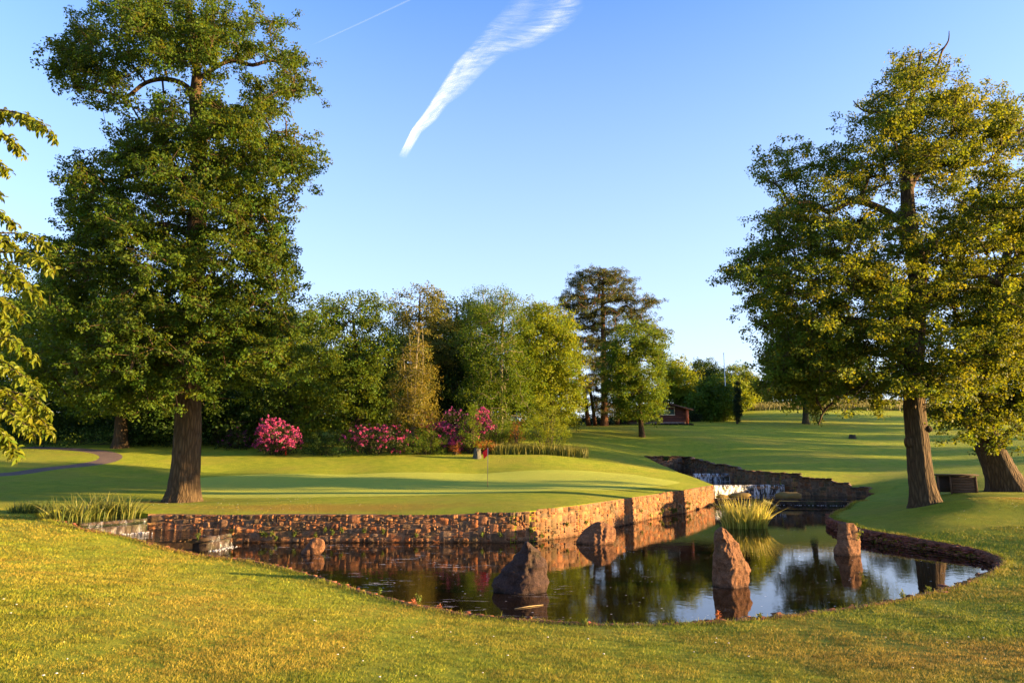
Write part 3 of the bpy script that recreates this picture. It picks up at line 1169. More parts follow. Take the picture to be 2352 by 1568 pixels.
def tree(name, label, Y, trunk, r_tr, ell, leafm, barkm, n_att=300, sub=3, D=3.0, lsize=.15, n_per=22, rc=.55, subr=.8,
         limbs=(), flare=1.5, seed=0, aspect=.62, up=.4, cat='tree', group=None, hole_t=-.45, rtip=.014, flat_=.65, extra=None, cvar=.25, droop=0.0, bmin=0.0, cost_up=.5):
    tr = [PY(*p, Y) if len(p) == 2 else PY(*p) for p in trunk]
    bx, by = tr[0][0], tr[0][1]
    zg = h1(bx, by)
    tr[0][2] = zg
    base = (bx, by, zg)
    t = thing(name, base, label, cat, group)
    A = attractors(ell, Y, D, n_att, seed, hole_t=hole_t)
    lm = [(np.array([PY(*p, Y) if len(p) == 2 else PY(*p) for p in l[0]]), l[1], l[2]) for l in limbs]
    pos, par, rad, nT = grow(np.array(tr), lm, A, rtip=rtip, rtrunk=r_tr, seed=seed, cost_up=cost_up)
    V, Q = trunk_mesh(np.array(tr), r_tr, flare, seed=seed)
    m = MB()
    m.add(V, [Q])
    m.build('trunk', barkm, t, smooth=True)
    b = MB()
    branch_mesh(b, pos, par, rad, nT, bmin)
    cen = []
    r = np.random.default_rng(seed + 50)
    for k in range(sub):
        o = r.normal(size=A.shape) * subr * .6
        o[:, 2] *= .7
        cen.append(A + (o if k else 0))
    cen = np.vstack(cen)
    # twigs to the sub clusters
    if sub > 1 and Y < 45:
        p0 = np.tile(A, (sub - 1, 1))
        p1 = cen[len(A):]
        pp = np.vstack([p0, p1])
        pr = np.concatenate([np.full(len(p0), -1), np.arange(len(p0))])
        branch_mesh(b, pp, pr, np.full(len(pp), .012), len(p0), nsmall=3)
    b.build('branches', barkm, t, smooth=True)
    cr = MB()
    cm = 1 + .16 * vnoise(cen, .9, seed + 7)
    leaves(cr, cen, n_per, rc, lsize, aspect, up, seed + 1, cmul=cm, flat_=flat_, cvar=cvar, droop=droop)
    cr.build('crown', leafm, t)
    if extra:
        extra(t)
    return t


# ------------------------------------------------------------------ the two big oaks and the leaning oak
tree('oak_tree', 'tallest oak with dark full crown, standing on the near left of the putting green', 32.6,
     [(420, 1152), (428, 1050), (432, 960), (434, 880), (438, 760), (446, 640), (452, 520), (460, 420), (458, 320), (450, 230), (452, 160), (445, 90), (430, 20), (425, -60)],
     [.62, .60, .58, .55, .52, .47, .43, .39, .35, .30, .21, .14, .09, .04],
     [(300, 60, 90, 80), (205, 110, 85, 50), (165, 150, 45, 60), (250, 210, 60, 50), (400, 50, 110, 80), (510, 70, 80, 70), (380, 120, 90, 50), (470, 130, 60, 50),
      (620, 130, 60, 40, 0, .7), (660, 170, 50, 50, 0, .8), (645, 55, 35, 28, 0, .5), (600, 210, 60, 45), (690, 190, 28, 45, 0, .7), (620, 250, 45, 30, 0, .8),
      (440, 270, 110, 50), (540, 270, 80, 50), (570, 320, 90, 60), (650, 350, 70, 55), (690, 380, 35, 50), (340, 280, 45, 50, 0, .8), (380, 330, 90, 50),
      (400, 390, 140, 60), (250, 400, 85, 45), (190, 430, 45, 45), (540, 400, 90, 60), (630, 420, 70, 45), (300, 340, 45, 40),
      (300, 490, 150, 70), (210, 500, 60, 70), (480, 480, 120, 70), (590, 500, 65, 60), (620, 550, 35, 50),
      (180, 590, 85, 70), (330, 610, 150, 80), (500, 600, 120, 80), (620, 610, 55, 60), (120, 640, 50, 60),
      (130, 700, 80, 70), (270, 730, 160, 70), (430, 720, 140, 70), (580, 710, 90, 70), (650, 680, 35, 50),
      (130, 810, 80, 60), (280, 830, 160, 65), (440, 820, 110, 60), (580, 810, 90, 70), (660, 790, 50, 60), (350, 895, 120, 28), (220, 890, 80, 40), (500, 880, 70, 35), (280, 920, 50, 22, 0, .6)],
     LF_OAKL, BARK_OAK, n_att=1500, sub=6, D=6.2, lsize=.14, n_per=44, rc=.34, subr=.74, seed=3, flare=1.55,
     limbs=[([(450, 235), (430, 200), (385, 182), (335, 190), (290, 222), (250, 215)], .24, .05), ([(452, 190), (480, 165), (530, 140), (580, 150), (625, 140), (680, 160)], .22, .04),
            ([(450, 150), (470, 125), (450, 85), (420, 45), (400, 10)], .16, .04), ([(455, 330), (500, 300), (560, 290), (640, 250)], .2, .05),
            ([(458, 420), (400, 400), (330, 400), (240, 420)], .2, .05), ([(455, 560), (400, 520), (320, 520), (220, 560)], .2, .06), ([(450, 560), (500, 530), (580, 540)], .2, .06),
            ([(440, 720), (350, 690), (240, 690), (150, 720)], .22, .06), ([(440, 740), (520, 700), (610, 700)], .2, .06), ([(436, 850), (360, 830), (260, 850)], .2, .06), ([(436, 840), (500, 810), (590, 820)], .18, .06)])

ROAK_LIMBS = [([(2085, 450), (2105, 405), (2150, 376), (2220, 378), (2270, 372), (2300, 340), (2330, 310), (2370, 285)], .27, .07),
              ([(2088, 520), (2020, 478), (1960, 462), (1905, 486), (1865, 466), (1815, 464), (1790, 430), (1745, 405)], .2, .04),
              ([(2118, 600), (2150, 545), (2195, 515), (2240, 545), (2270, 590)], .24, .07),
              ([(2110, 180), (2150, 155), (2163, 120), (2178, 95), (2180, 72)], .09, .02), ([(2080, 300), (2040, 262), (1985, 255), (1960, 232)], .12, .025),
              ([(2115, 700), (2180, 650), (2240, 632), (2310, 660)], .22, .08), ([(2105, 820), (2040, 850), (1970, 890), (1900, 935), (1880, 975)], .13, .03),
              ([(2110, 700), (2040, 660), (1930, 650), (1800, 640), (1700, 640)], .2, .03), ([(2110, 780), (2000, 740), (1880, 740), (1800, 780)], .2, .04)]
def burls(t):
    for (x, y, Y_, s) in ((2088, 1016, 31.7, (.17, .2, .26)), (2134, 985, 31.5, (.12, .14, .16)), (2098, 935, 31.45, (.12, .12, .12))):
        m = MB()
        lump(m, PY(x, y, Y_), s, (1, 1, 1), 0, .18, ICO3, .9)
        m.build('burl', BARK_OAK, t, smooth=True)


tree('oak_tree', 'open crowned golden oak with bare twig on top, rising from the right bank mound', 31.8,
     [(2128, 1166), (2116, 1100), (2108, 1020), (2098, 900), (2102, 750), (2108, 620), (2090, 520), (2085, 450), (2082, 330), (2095, 220), (2110, 160), (2115, 120)],
     [.52, .50, .48, .44, .41, .39, .35, .30, .22, .14, .08, .03],
     [(2110, 165, 62, 45, 0, .8), (2075, 240, 80, 45, 0, .8), (2180, 240, 50, 45, 0, .6), (2030, 300, 85, 45, 0, .8), (2150, 320, 110, 65), (2275, 270, 55, 60, 0, .9), (2335, 300, 40, 50), (2310, 350, 60, 55, 0, .8), (1960, 370, 75, 45, 0, .7),
      (1870, 370, 70, 38, 0, .6), (1785, 385, 48, 42, 0, .9), (1820, 430, 50, 22, 0, .3), (2080, 400, 120, 65, 0, .8), (2230, 430, 90, 60), (1910, 440, 95, 40, 0, .7), (1830, 520, 75, 45), (1960, 540, 110, 50),
      (2120, 540, 130, 60), (2270, 540, 100, 80, 0, .8), (2400, 480, 80, 110), (1790, 595, 85, 45, 0, 1.2), (1710, 632, 46, 26, 0, 1.3), (1760, 690, 50, 40), (1790, 750, 50, 50), (1920, 640, 130, 60), (2090, 660, 130, 70), (2260, 680, 120, 80), (2420, 680, 90, 100),
      (1835, 710, 80, 50), (1850, 830, 90, 60), (1795, 835, 42, 50), (1800, 880, 40, 28), (1840, 880, 70, 25), (1980, 750, 130, 60), (2150, 780, 130, 70), (2300, 790, 100, 70), (1850, 810, 80, 55), (1980, 850, 120, 50), (2110, 880, 80, 40),
      (1900, 950, 45, 18, 0, .6), (1880, 985, 28, 16, 0, .8), (1970, 915, 50, 22, 0, .7), (2050, 930, 45, 20, 0, .5), (2200, 870, 80, 50)],
     LF_OAKR, BARK_OAK, n_att=1480, sub=6, D=6.0, lsize=.125, n_per=46, rc=.35, subr=.74, seed=13, flare=1.6, hole_t=-.36, limbs=ROAK_LIMBS, extra=burls)

tree('oak_tree', 'oak with a thick trunk leaning left, at the right edge behind the timber store', 37.2,
     [(2320, 1130), (2292, 1070), (2262, 1000), (2240, 930), (2235, 850), (2260, 760), (2290, 660), (2320, 560), (2340, 470)],
     [.84, .74, .66, .58, .48, .40, .30, .2, .1],
     [(2225, 960, 75, 42), (2170, 925, 60, 36), (2290, 940, 70, 50), (2240, 1005, 60, 26), (2330, 860, 90, 80), (2410, 760, 100, 110), (2260, 860, 60, 60), (2430, 600, 100, 120), (2300, 720, 90, 80), (2380, 920, 60, 40), (2480, 860, 80, 90),
      (2340, 560, 70, 60), (2300, 985, 30, 20, 0, .6)],
     LF_OAKR, BARK_OAK, n_att=520, sub=6, D=5.0, lsize=.16, n_per=32, rc=.36, subr=.75, seed=23, flare=1.5, hole_t=-.5)

# ------------------------------------------------------------------ drooping branches of the tree outside the left edge
def near_tree():
    base = np.array([-12.6, 12.4, h1(-12.6, 12.4)])
    t = thing('cherry_tree', base, 'nearby tree whose drooping golden green leafy branches enter at the left edge', 'tree')
    trunk = np.array([base, base + (.1, 0, 2), base + (.1, .1, 4.2), base + (.3, .2, 6.5), base + (.2, .3, 9)])
    V, Q = trunk_mesh(trunk, [.26, .22, .19, .14, .06], 1.4, seed=5)
    m = MB()
    m.add(V, [Q])
    m.build('trunk', BARK_GREY, t, smooth=True)
    r = np.random.default_rng(4)
    b, cr = MB(), MB()
    tips = [(128, 322, 250), (95, 300, 262), (60, 360, 275), (20, 400, 330), (10, 275, 235), (35, 520, 470), (60, 590, 540), (118, 570, 548), (125, 618, 590), (95, 690, 620), (60, 640, 590), (60, 730, 680),
            (45, 790, 740), (85, 830, 775), (95, 900, 840), (125, 1000, 920), (115, 950, 900), (60, 870, 820), (30, 960, 900), (45, 1045, 985), (20, 1010, 960), (-20, 700, 640), (-30, 860, 800), (-20, 560, 500), (-40, 330, 270), (-60, 950, 890),
            (30, 660, 610), (15, 840, 790), (75, 960, 880), (20, 740, 690), (-60, 780, 700), (-80, 640, 560), (-90, 470, 400), (-100, 900, 820), (-120, 300, 240), (5, 620, 570), (80, 1000, 925), (-10, 920, 860), (0, 450, 400)]
    for k, (x, y, y0) in enumerate(tips):
        Yd = 12.2 + r.normal() * .7 + (.5 if k % 3 == 0 else 0)
        tip = PY(x, y, Yd)
        s0 = PY(min(x - 150, -60) - 60, y0 - 10, Yd + r.normal() * .4)
        mid = PY(x - 70, (y0 + y) / 2 - 22, Yd)
        zt = np.clip(s0[2] - .6, base[2] + 2.0, base[2] + 8.8)
        att_ = np.array([base[0] + .1, base[1] + .1, zt])
        Pl = catmull([att_, (att_ + s0) / 2 + (0, 0, .4), s0, mid, tip], 6)
        b.tube(Pl, np.linspace(.05, .004, len(Pl)), 5)
        # leaves hang in rows from the outer part and from side twigs
        half = Pl[len(Pl) // 3:]
        cs = []
        for q in np.linspace(.0, .999, 34):
            i = q * (len(half) - 1)
            p = half[int(i)] * (1 - i % 1) + half[min(int(i) + 1, len(half) - 1)] * (i % 1)
            cs.append(p)
            if q < .92 and r.random() < .75:
                w = r.uniform(.1, .42) * (1.1 - q)
                a = r.normal(size=3)
                a[2] = -.25 - abs(a[2]) * .2
                e = p + a / np.linalg.norm(a) * w
                b.tube([p, (p + e) / 2 + (0, 0, .02), e], [.006, .004, .002], 3, cap=False)
                cs += [e, (p + e) / 2]
        leaves(cr, np.array(cs), 4, .07, .125, .42, .35, 100 + k, shape='long', droop=.55, flat_=.8, cvar=.15)
    b.build('branches', BARK_GREY, t)
    cr.build('crown', LF_NEAR, t)


near_tree()

# ------------------------------------------------------------------ woodland behind the green
W = 'woodland trees behind the putting green'
B = 0.20
tree('background_tree', 'dark tree with a pale trunk behind the left oak, beside the path bend', 58,
     [(276, 1022), (278, 960), (280, 900), (270, 800), (260, 700)], [.52, .46, .42, .3, .1],
     [(270, 860, 150, 80), (160, 820, 120, 110), (340, 780, 120, 90), (60, 800, 90, 120), (220, 700, 140, 90), (230, 930, 90, 25), (400, 900, 90, 60)], LF_MID, BARK_OAK,
     n_att=676, sub=3, D=4.5, lsize=.24, n_per=26, rc=.75, subr=1.0, seed=31, group=W)
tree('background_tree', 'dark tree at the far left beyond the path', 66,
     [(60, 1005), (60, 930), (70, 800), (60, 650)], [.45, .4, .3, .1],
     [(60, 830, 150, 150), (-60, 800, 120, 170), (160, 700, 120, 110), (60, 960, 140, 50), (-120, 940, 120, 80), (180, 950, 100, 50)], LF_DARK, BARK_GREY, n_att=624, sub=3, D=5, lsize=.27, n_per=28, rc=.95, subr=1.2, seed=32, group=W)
tree('background_tree', 'bushy dark tree between the left oak trunk and the lone round rhododendron', 62,
     [(500, 1035), (500, 950), (510, 850), (520, 740)], [.4, .35, .25, .08],
     [(480, 900, 120, 90), (400, 960, 110, 60), (540, 980, 90, 55), (330, 960, 90, 50), (560, 800, 90, 100), (480, 790, 100, 70), (600, 960, 70, 60)], LF_DARK, BARK_GREY, n_att=624, sub=3, D=4.5, lsize=.25, n_per=28, rc=.85, subr=1.1, seed=33, group=W)
tree('background_tree', 'broad green tree touching the right side of the left oak crown', 61,
     [(655, 1035), (655, 950), (660, 850), (670, 740)], [.4, .36, .26, .08],
     [(640, 780, 80, 70), (700, 800, 75, 70), (650, 870, 100, 80), (740, 880, 60, 70), (600, 950, 70, 50), (720, 940, 70, 55), (650, 990, 70, 30), (705, 740, 45, 35)], LF_MID, BARK_GREY, n_att=676, sub=3, D=3.6, lsize=.2, n_per=26, rc=.6, subr=.85, seed=34, group=W)
tree('background_tree', 'large airy tree with gaps in its top, left in the woodland', 64,
     [(820, 1030), (825, 950), (820, 850), (810, 720)], [.4, .36, .28, .08],
     [(800, 715, 70, 45, 0, .8), (765, 730, 45, 40, 0, .8), (855, 720, 45, 40, 0, .8), (770, 800, 60, 60), (850, 800, 60, 70), (800, 880, 90, 70), (870, 880, 50, 80), (790, 960, 100, 60), (880, 950, 60, 60)], LF_MID, BARK_GREY,
     n_att=728, sub=3, D=3.6, lsize=.22, n_per=24, rc=.62, subr=.9, seed=35, group=W, hole_t=-.3)
tree('background_tree', 'tall thin bronze green tree rising highest in the middle of the woodland', 72,
     [(965, 1010), (965, 900), (962, 780), (965, 670)], [.32, .28, .2, .05],
     [(965, 695, 55, 38, 0, .8), (920, 710, 40, 32, 0, .7), (1005, 715, 30, 38, 0, .7), (950, 770, 65, 50), (1010, 780, 45, 60), (940, 860, 70, 60)], LF_BRN, BARK_GREY,
     n_att=494, sub=3, D=3.2, lsize=.22, n_per=20, rc=.6, subr=.9, seed=36, group=W, hole_t=-.35)
tree('background_tree', 'dark dense tree filling the centre of the woodland', 76,
     [(1045, 1010), (1045, 920), (1045, 820), (1050, 700)], [.4, .36, .28, .08],
     [(1060, 725, 60, 40), (1030, 800, 65, 70), (1090, 800, 60, 80), (1040, 900, 80, 80), (1060, 970, 90, 45), (980, 960, 60, 50)], LF_DARK, BARK_GREY,
     n_att=624, sub=3, D=4, lsize=.25, n_per=28, rc=.85, subr=1.0, seed=37, group=W)


def stems(Y, lst, mat):
    def f(t):
        for k, (l, r0) in enumerate(lst):
            P = catmull([PY(x, y, Y + .2 * k) for x, y in l], 4)
            m = MB()
            m.tube(P, np.linspace(r0, r0 * .25, len(P)), 7, rough=.05)
            m.build('stem', mat, t, smooth=True)
    return f


tree('birch_tree', 'slender golden birch lit orange, with several pale upright stems', 57,
     [(952, 1030), (950, 950), (955, 850), (962, 760)], [.16, .13, .09, .03],
     [(960, 780, 26, 40, 0, .5), (955, 840, 38, 50, 0, .9), (935, 900, 42, 50), (975, 900, 30, 60), (950, 950, 52, 40), (925, 960, 30, 40), (985, 960, 22, 40)], LF_AMBER, BARK_BIRCH,
     n_att=468, sub=3, D=1.8, lsize=.13, n_per=14, rc=.4, subr=.6, seed=38, cat='birch', extra=stems(57, [([(940, 1025), (938, 920), (930, 850), (925, 800)], .07), ([(962, 1025), (968, 900), (972, 800), (968, 735)], .08), ([(950, 1020), (945, 900), (942, 800), (940, 760)], .06)], BARK_BIRCH), rtip=.01, droop=.3)
tree('birch_tree', 'tall drooping birch with weeping pale green sprays in the woodland centre', 64,
     [(1150, 1030), (1150, 930), (1152, 800), (1158, 680)], [.24, .2, .14, .04],
     [(1110, 705, 50, 40), (1160, 720, 45, 55), (1190, 770, 35, 60), (1100, 780, 50, 70), (1140, 830, 65, 80), (1190, 860, 35, 70), (1120, 920, 65, 60), (1180, 950, 50, 50), (1130, 980, 50, 35), (1160, 680, 20, 20, 0, .5)], LF_BIRCH, BARK_BIRCH,
     n_att=806, sub=3, D=3.2, lsize=.15, n_per=26, rc=.5, subr=.75, seed=39, cat='birch', flat_=1.3, droop=.5)
tree('background_tree', 'round bright yellow green tree at the right end of the woodland', 68,
     [(1262, 1000), (1262, 930), (1260, 840), (1258, 730)], [.36, .32, .24, .07],
     [(1245, 730, 50, 36), (1220, 765, 40, 50), (1285, 770, 40, 45), (1250, 820, 70, 60), (1305, 840, 35, 50), (1230, 890, 50, 50), (1285, 910, 50, 45), (1290, 960, 35, 25), (1320, 880, 18, 30)], LF_GOLD, BARK_GREY,
     n_att=728, sub=3, D=4, lsize=.2, n_per=26, rc=.6, subr=.9, seed=40, group=W, hole_t=-.5)
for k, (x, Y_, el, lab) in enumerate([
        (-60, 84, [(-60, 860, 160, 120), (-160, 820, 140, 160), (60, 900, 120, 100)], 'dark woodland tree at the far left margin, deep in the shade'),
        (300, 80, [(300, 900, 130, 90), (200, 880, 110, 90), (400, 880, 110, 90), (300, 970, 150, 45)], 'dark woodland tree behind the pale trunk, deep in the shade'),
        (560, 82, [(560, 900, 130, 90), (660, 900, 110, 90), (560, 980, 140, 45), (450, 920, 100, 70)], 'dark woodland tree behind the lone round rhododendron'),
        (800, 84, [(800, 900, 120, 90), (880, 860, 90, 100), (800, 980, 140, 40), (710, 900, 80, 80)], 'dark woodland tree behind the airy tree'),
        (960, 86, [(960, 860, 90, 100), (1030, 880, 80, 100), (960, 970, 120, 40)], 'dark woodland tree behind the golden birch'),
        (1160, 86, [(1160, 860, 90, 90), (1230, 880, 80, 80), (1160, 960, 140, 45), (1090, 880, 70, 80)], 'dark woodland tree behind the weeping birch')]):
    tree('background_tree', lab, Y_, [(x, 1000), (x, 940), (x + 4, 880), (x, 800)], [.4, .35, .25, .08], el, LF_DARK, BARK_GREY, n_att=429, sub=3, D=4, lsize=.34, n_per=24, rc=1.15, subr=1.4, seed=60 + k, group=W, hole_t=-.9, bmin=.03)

# pine, maple and the trees on the rise
def pine(name, label, Y, trunks, pads, seed, n_pad=34, leafm=LF_PINE, D=2.5, group=None):
    tr = [PY(*p, Y) for p in trunks[0][0]]
    zg = h1(tr[0][0], tr[0][1])
    tr[0][2] = zg
    t = thing(name, (tr[0][0], tr[0][1], zg), label, 'pine', group)
    r = np.random.default_rng(seed)
    b, cr = MB(), MB()
    A = []
    for (cx, cy, rx, ry) in pads:
        n_ = max(6, int(n_pad * rx * ry / 1200))
        th = r.random(n_) * 6.28
        u = r.random(n_) ** .5
        x = cx + rx * u * np.cos(th)
        y = cy + ry * u * np.sin(th)
        A.append(PYv(x, y, Y + r.normal(size=n_) * D * .7 * np.sqrt(1.05 - u * u)))
    A = np.vstack(A)
    pos, par, rad, nT = grow(np.array(tr), [], A, rtip=.02, rtrunk=trunks[0][1], seed=seed, cost_up=.15)
    V, Q = trunk_mesh(np.array(tr), trunks[0][1], 1.25, n=16, seed=seed)
    m = MB()
    m.add(V, [Q])
    m.build('trunk', BARK_PINE, t, smooth=True)
    for l, rr in trunks[1:]:
        m = MB()
        P = catmull([PY(*p, Y + 1) for p in l], 4)
        m.tube(P, np.linspace(rr, rr * .5, len(P)), 9, rough=.04)
        m.build('trunk', BARK_PINE, t, smooth=True)
    branch_mesh(b, pos, par, rad, nT)
    b.build('branches', BARK_PINE, t)
    o = r.normal(size=(len(A) * 2, 3)) * (.6, .6, .22)
    cen = np.vstack([A, np.tile(A, (2, 1)) + o])
    leaves(cr, cen, 34, .42, .26, .22, .6, seed + 1, flat_=.55, cvar=.3)
    cr.build('crown', leafm, t)
    return t


pine('pine_tree', 'tall pine with layered dark crown, highest tree right of the woodland', 84,
     [([(1388, 975), (1388, 880), (1386, 780), (1384, 690), (1386, 640)], [.45, .4, .32, .2, .06]), ([(1352, 980), (1342, 900), (1330, 850), (1335, 790)], .3), ([(1368, 982), (1358, 910), (1345, 860)], .26), ([(1418, 975), (1420, 900), (1412, 830)], .28)],
     [(1385, 632, 55, 18), (1340, 652, 38, 18), (1425, 655, 38, 18), (1318, 690, 34, 16), (1375, 680, 60, 18), (1440, 690, 28, 16), (1300, 700, 18, 8), (1345, 715, 55, 16), (1410, 722, 55, 16), (1330, 745, 48, 14), (1400, 755, 60, 16),
      (1486, 695, 28, 14), (1462, 712, 22, 10), (1470, 735, 30, 12), (1490, 755, 26, 10), (1515, 764, 20, 8), (1340, 785, 40, 16), (1390, 795, 50, 16), (1350, 830, 40, 20), (1420, 840, 45, 20), (1380, 880, 60, 22), (1350, 920, 40, 16), (1430, 900, 40, 20), (1405, 940, 45, 16)], 71, n_pad=76, D=3.4)
tree('maple_tree', 'small bright green tree with a short trunk on the open slope before the cabin', 72,
     [(1475, 1004), (1472, 970), (1470, 930), (1462, 860), (1465, 780)], [.3, .24, .2, .12, .04],
     [(1465, 765, 48, 30, 0, .8), (1500, 790, 30, 30), (1430, 800, 45, 35), (1480, 830, 50, 40), (1420, 850, 40, 40), (1440, 890, 55, 40), (1490, 890, 40, 35), (1470, 930, 50, 30), (1500, 950, 18, 22), (1440, 945, 22, 22), (1515, 770, 18, 14, 0, .6)], LF_BIRCH, BARK_OAK,
     n_att=806, sub=3, D=3, lsize=.19, n_per=22, rc=.5, subr=.75, seed=72, flare=1.3, hole_t=-.4)
Hh = 'trees on the rise beyond the cabin'
for k, (nm, lab, Y_, x, top, el, mt, cat, na) in enumerate([
        ('background_tree', 'yellow green tree directly behind the cabin roof', 98, 1555, 850, [(1545, 855, 40, 26), (1570, 890, 34, 34), (1545, 920, 40, 36), (1590, 925, 20, 30)], LF_GOLD, 'tree', 330),
        ('background_tree', 'dark round topped tree left of the bare pole', 125, 1618, 850, [(1618, 852, 32, 24), (1605, 885, 26, 24), (1640, 880, 20, 24), (1620, 925, 30, 30)], LF_DARK, 'tree', 280),
        ('background_tree', 'mid green tree right behind the bare pole', 122, 1690, 860, [(1685, 865, 36, 26), (1715, 885, 28, 26), (1670, 895, 24, 20), (1700, 925, 36, 28)], LF_MID, 'tree', 280),
        ('background_tree', 'dark domed tree nearest the open hilltop', 120, 1735, 900, [(1735, 905, 32, 24), (1750, 925, 24, 20), (1715, 930, 20, 20), (1725, 885, 18, 14)], LF_DARK, 'tree', 260),
        ('background_tree', 'dense fresh green bushy tree between cabin and cypress', 93, 1640, 890, [(1640, 892, 28, 26), (1620, 925, 32, 34), (1655, 920, 28, 36), (1640, 950, 40, 20)], LF_MID, 'tree', 420),
        ('background_tree', 'golden yellow shrub glowing behind the cypress', 104, 1690, 890, [(1690, 893, 26, 16), (1700, 912, 30, 18), (1682, 930, 22, 22)], LF_GOLD, 'shrub', 220),
        ('background_tree', 'bluish green tree on the hill behind the left side of the golden oak', 88, 1850, 800, [(1840, 810, 75, 60), (1800, 880, 45, 34), (1870, 895, 75, 34), (1930, 850, 70, 60), (1850, 915, 50, 16), (1920, 780, 60, 60)], LF_MID, 'tree', 560),
        ('background_tree', 'dark distant tree on the hilltop behind the golden oak trunk', 138, 2070, 880, [(2070, 880, 70, 32), (2160, 890, 60, 30), (1990, 895, 40, 20)], LF_DARK, 'tree', 320)]):
    yb = 960
    tree(nm, lab, Y_, [(x, yb), (x, yb - 30), (x, (top + yb) / 2), (x, top)], [.35, .3, .2, .06], el, mt, BARK_GREY, n_att=na, sub=3, D=3.2, lsize=.3, n_per=22, rc=.8, subr=1.1, seed=80 + k, group=Hh if cat == 'tree' else None, cat=cat, hole_t=-.6, bmin=.02)


def bush(name, label, Y, ell, leafm, cat='shrub', n_att=120, lsize=.12, n_per=26, rc=.35, D=1.2, flowers=None, seed=0, group=None, flat_=.8, up=.3, aspect=.5, fsize=.09, nfl=120):
    A = attractors(ell, Y, D, n_att, seed, hole_t=-2)
    cx = sum(e[0] for e in ell) / len(ell)
    b0 = PY(cx, 1040, Y)
    zg = h1(b0[0], b0[1])
    A[:, 2] = np.maximum(A[:, 2], H(A[:, 0], A[:, 1]) + .1)
    t = thing(name, (b0[0], b0[1], zg), label, cat, group)
    b = MB()
    r = np.random.default_rng(seed)
    for p in A[r.choice(len(A), min(len(A), 26), replace=False)]:
        b.tube(catmull([(b0[0] + (p[0] - b0[0]) * .35, b0[1] + (p[1] - b0[1]) * .35, zg - .1), (*(b0[:2] + (p[:2] - b0[:2]) * .6), (zg + p[2]) / 2), p], 3), [.03, .028, .026, .022, .018, .012, .008], 4, cap=False)
    b.build('stems', BARK_GREY, t)
    c = MB()
    leaves(c, A, n_per, rc, lsize, aspect, up, seed + 1, flat_=flat_)
    c.build('foliage', leafm, t)
    if flowers:
        f = MB()
        ctr = A.mean(0)
        sc_ = np.linalg.norm((A - ctr) * (1, .9, 1.2), axis=1) + (A[:, 2] - ctr[2]) * .5 - (A[:, 1] - ctr[1]) * .35
        pool = A[np.argsort(-sc_)[:int(len(A) * .75)]]
        P = pool[r.integers(len(pool), size=nfl)]
        o = r.normal(size=P.shape)
        o /= np.linalg.norm(o, axis=1)[:, None]
        o[:, 1] = -np.abs(o[:, 1])
        o[:, 2] = np.abs(o[:, 2])
        P = P + o * rc * .95
        leaves(f, P, 12, fsize, fsize * .9, .8, .3, seed + 2, flat_=.8, cvar=.25)
        f.build('blossom', flowers, t)
    return t


RH = 'flowering rhododendrons along the woodland edge'
bush('rhododendron', 'round rhododendron standing alone, thick with pink blossom', 55.3, [(625, 985, 30, 22), (640, 1005, 45, 32), (660, 1015, 30, 28), (608, 1010, 25, 28)], LF_RHODO, 'rhododendron', 170, .14, 26, .38, 1.6, PETAL, 101, RH, nfl=388, fsize=.11)
bush('rhododendron', 'shaded purple rhododendron half hidden left of the round pink one', 59, [(550, 1000, 30, 20), (545, 1020, 36, 20)], LF_RHODO, 'rhododendron', 80, .14, 26, .4, 1.4, PETALP, 102, RH, nfl=76, fsize=.09)
bush('rhododendron', 'long low pink and purple rhododendron left of the clipped green shrub', 56.2, [(850, 1000, 50, 26), (900, 1005, 60, 22), (820, 1015, 35, 26), (870, 1025, 80, 22)], LF_RHODO, 'rhododendron', 230, .14, 26, .4, 1.6, PETAL, 103, RH, nfl=270, fsize=.10)
bush('rhododendron', 'crimson pink rhododendron sloping down behind the clipped green shrub', 57.6, [(1000, 985, 32, 24), (1025, 1005, 32, 28), (1045, 1025, 30, 20), (980, 975, 24, 16)], LF_RHODO, 'rhododendron', 150, .14, 24, .4, 1.5, PETAL, 104, RH, nfl=306, fsize=.11)
bush('rhododendron', 'tall pink rhododendron behind the young leafy tree, beside the stump', 57.5, [(1105, 965, 22, 22), (1115, 985, 20, 26), (1095, 990, 24, 28)], LF_RHODO, 'rhododendron', 90, .14, 24, .38, 1.3, PETAL, 105, RH, nfl=200, fsize=.11)
bush('rhododendron', 'dark purple rhododendron in shade above the crimson one', 61, [(1045, 965, 30, 22), (1075, 990, 24, 26)], LF_RHODO, 'rhododendron', 90, .14, 24, .42, 1.4, PETALP, 106, RH, nfl=70, fsize=.09)
bush('shrub', 'clipped rounded dull green shrub at the front of the border', 56, [(975, 1010, 36, 26), (950, 1022, 38, 22), (1000, 1024, 28, 20)], LF_MID, 'shrub', 190, .09, 34, .32, 1.4, seed=107)
bush('shrub', 'low dark shrub at the foot of the border by the long rhododendron', 55.6, [(770, 1025, 60, 20), (720, 1020, 40, 22)], LF_DARK, 'shrub', 150, .11, 30, .36, 1.2, seed=108)
bush('shrub', 'young leafy green tree shaped shrub rising right beside the stump', 56.2, [(1085, 955, 14, 28), (1080, 985, 26, 30), (1088, 1012, 30, 22)], LF_BIRCH, 'shrub', 150, .12, 20, .34, 1.1, seed=109)
bush('shrub', 'bright orange leaved azalea glowing behind the flag', 56.4, [(1112, 1022, 26, 12), (1125, 1028, 20, 9), (1095, 1026, 16, 8)], LF_ORANGE, 'azalea', 60, .09, 30, .28, .8, seed=110)
bush('shrub', 'small orange leaved azalea left of the stump', 55.8, [(1048, 1030, 12, 10)], LF_ORANGE, 'azalea', 16, .09, 26, .26, .5, seed=111)
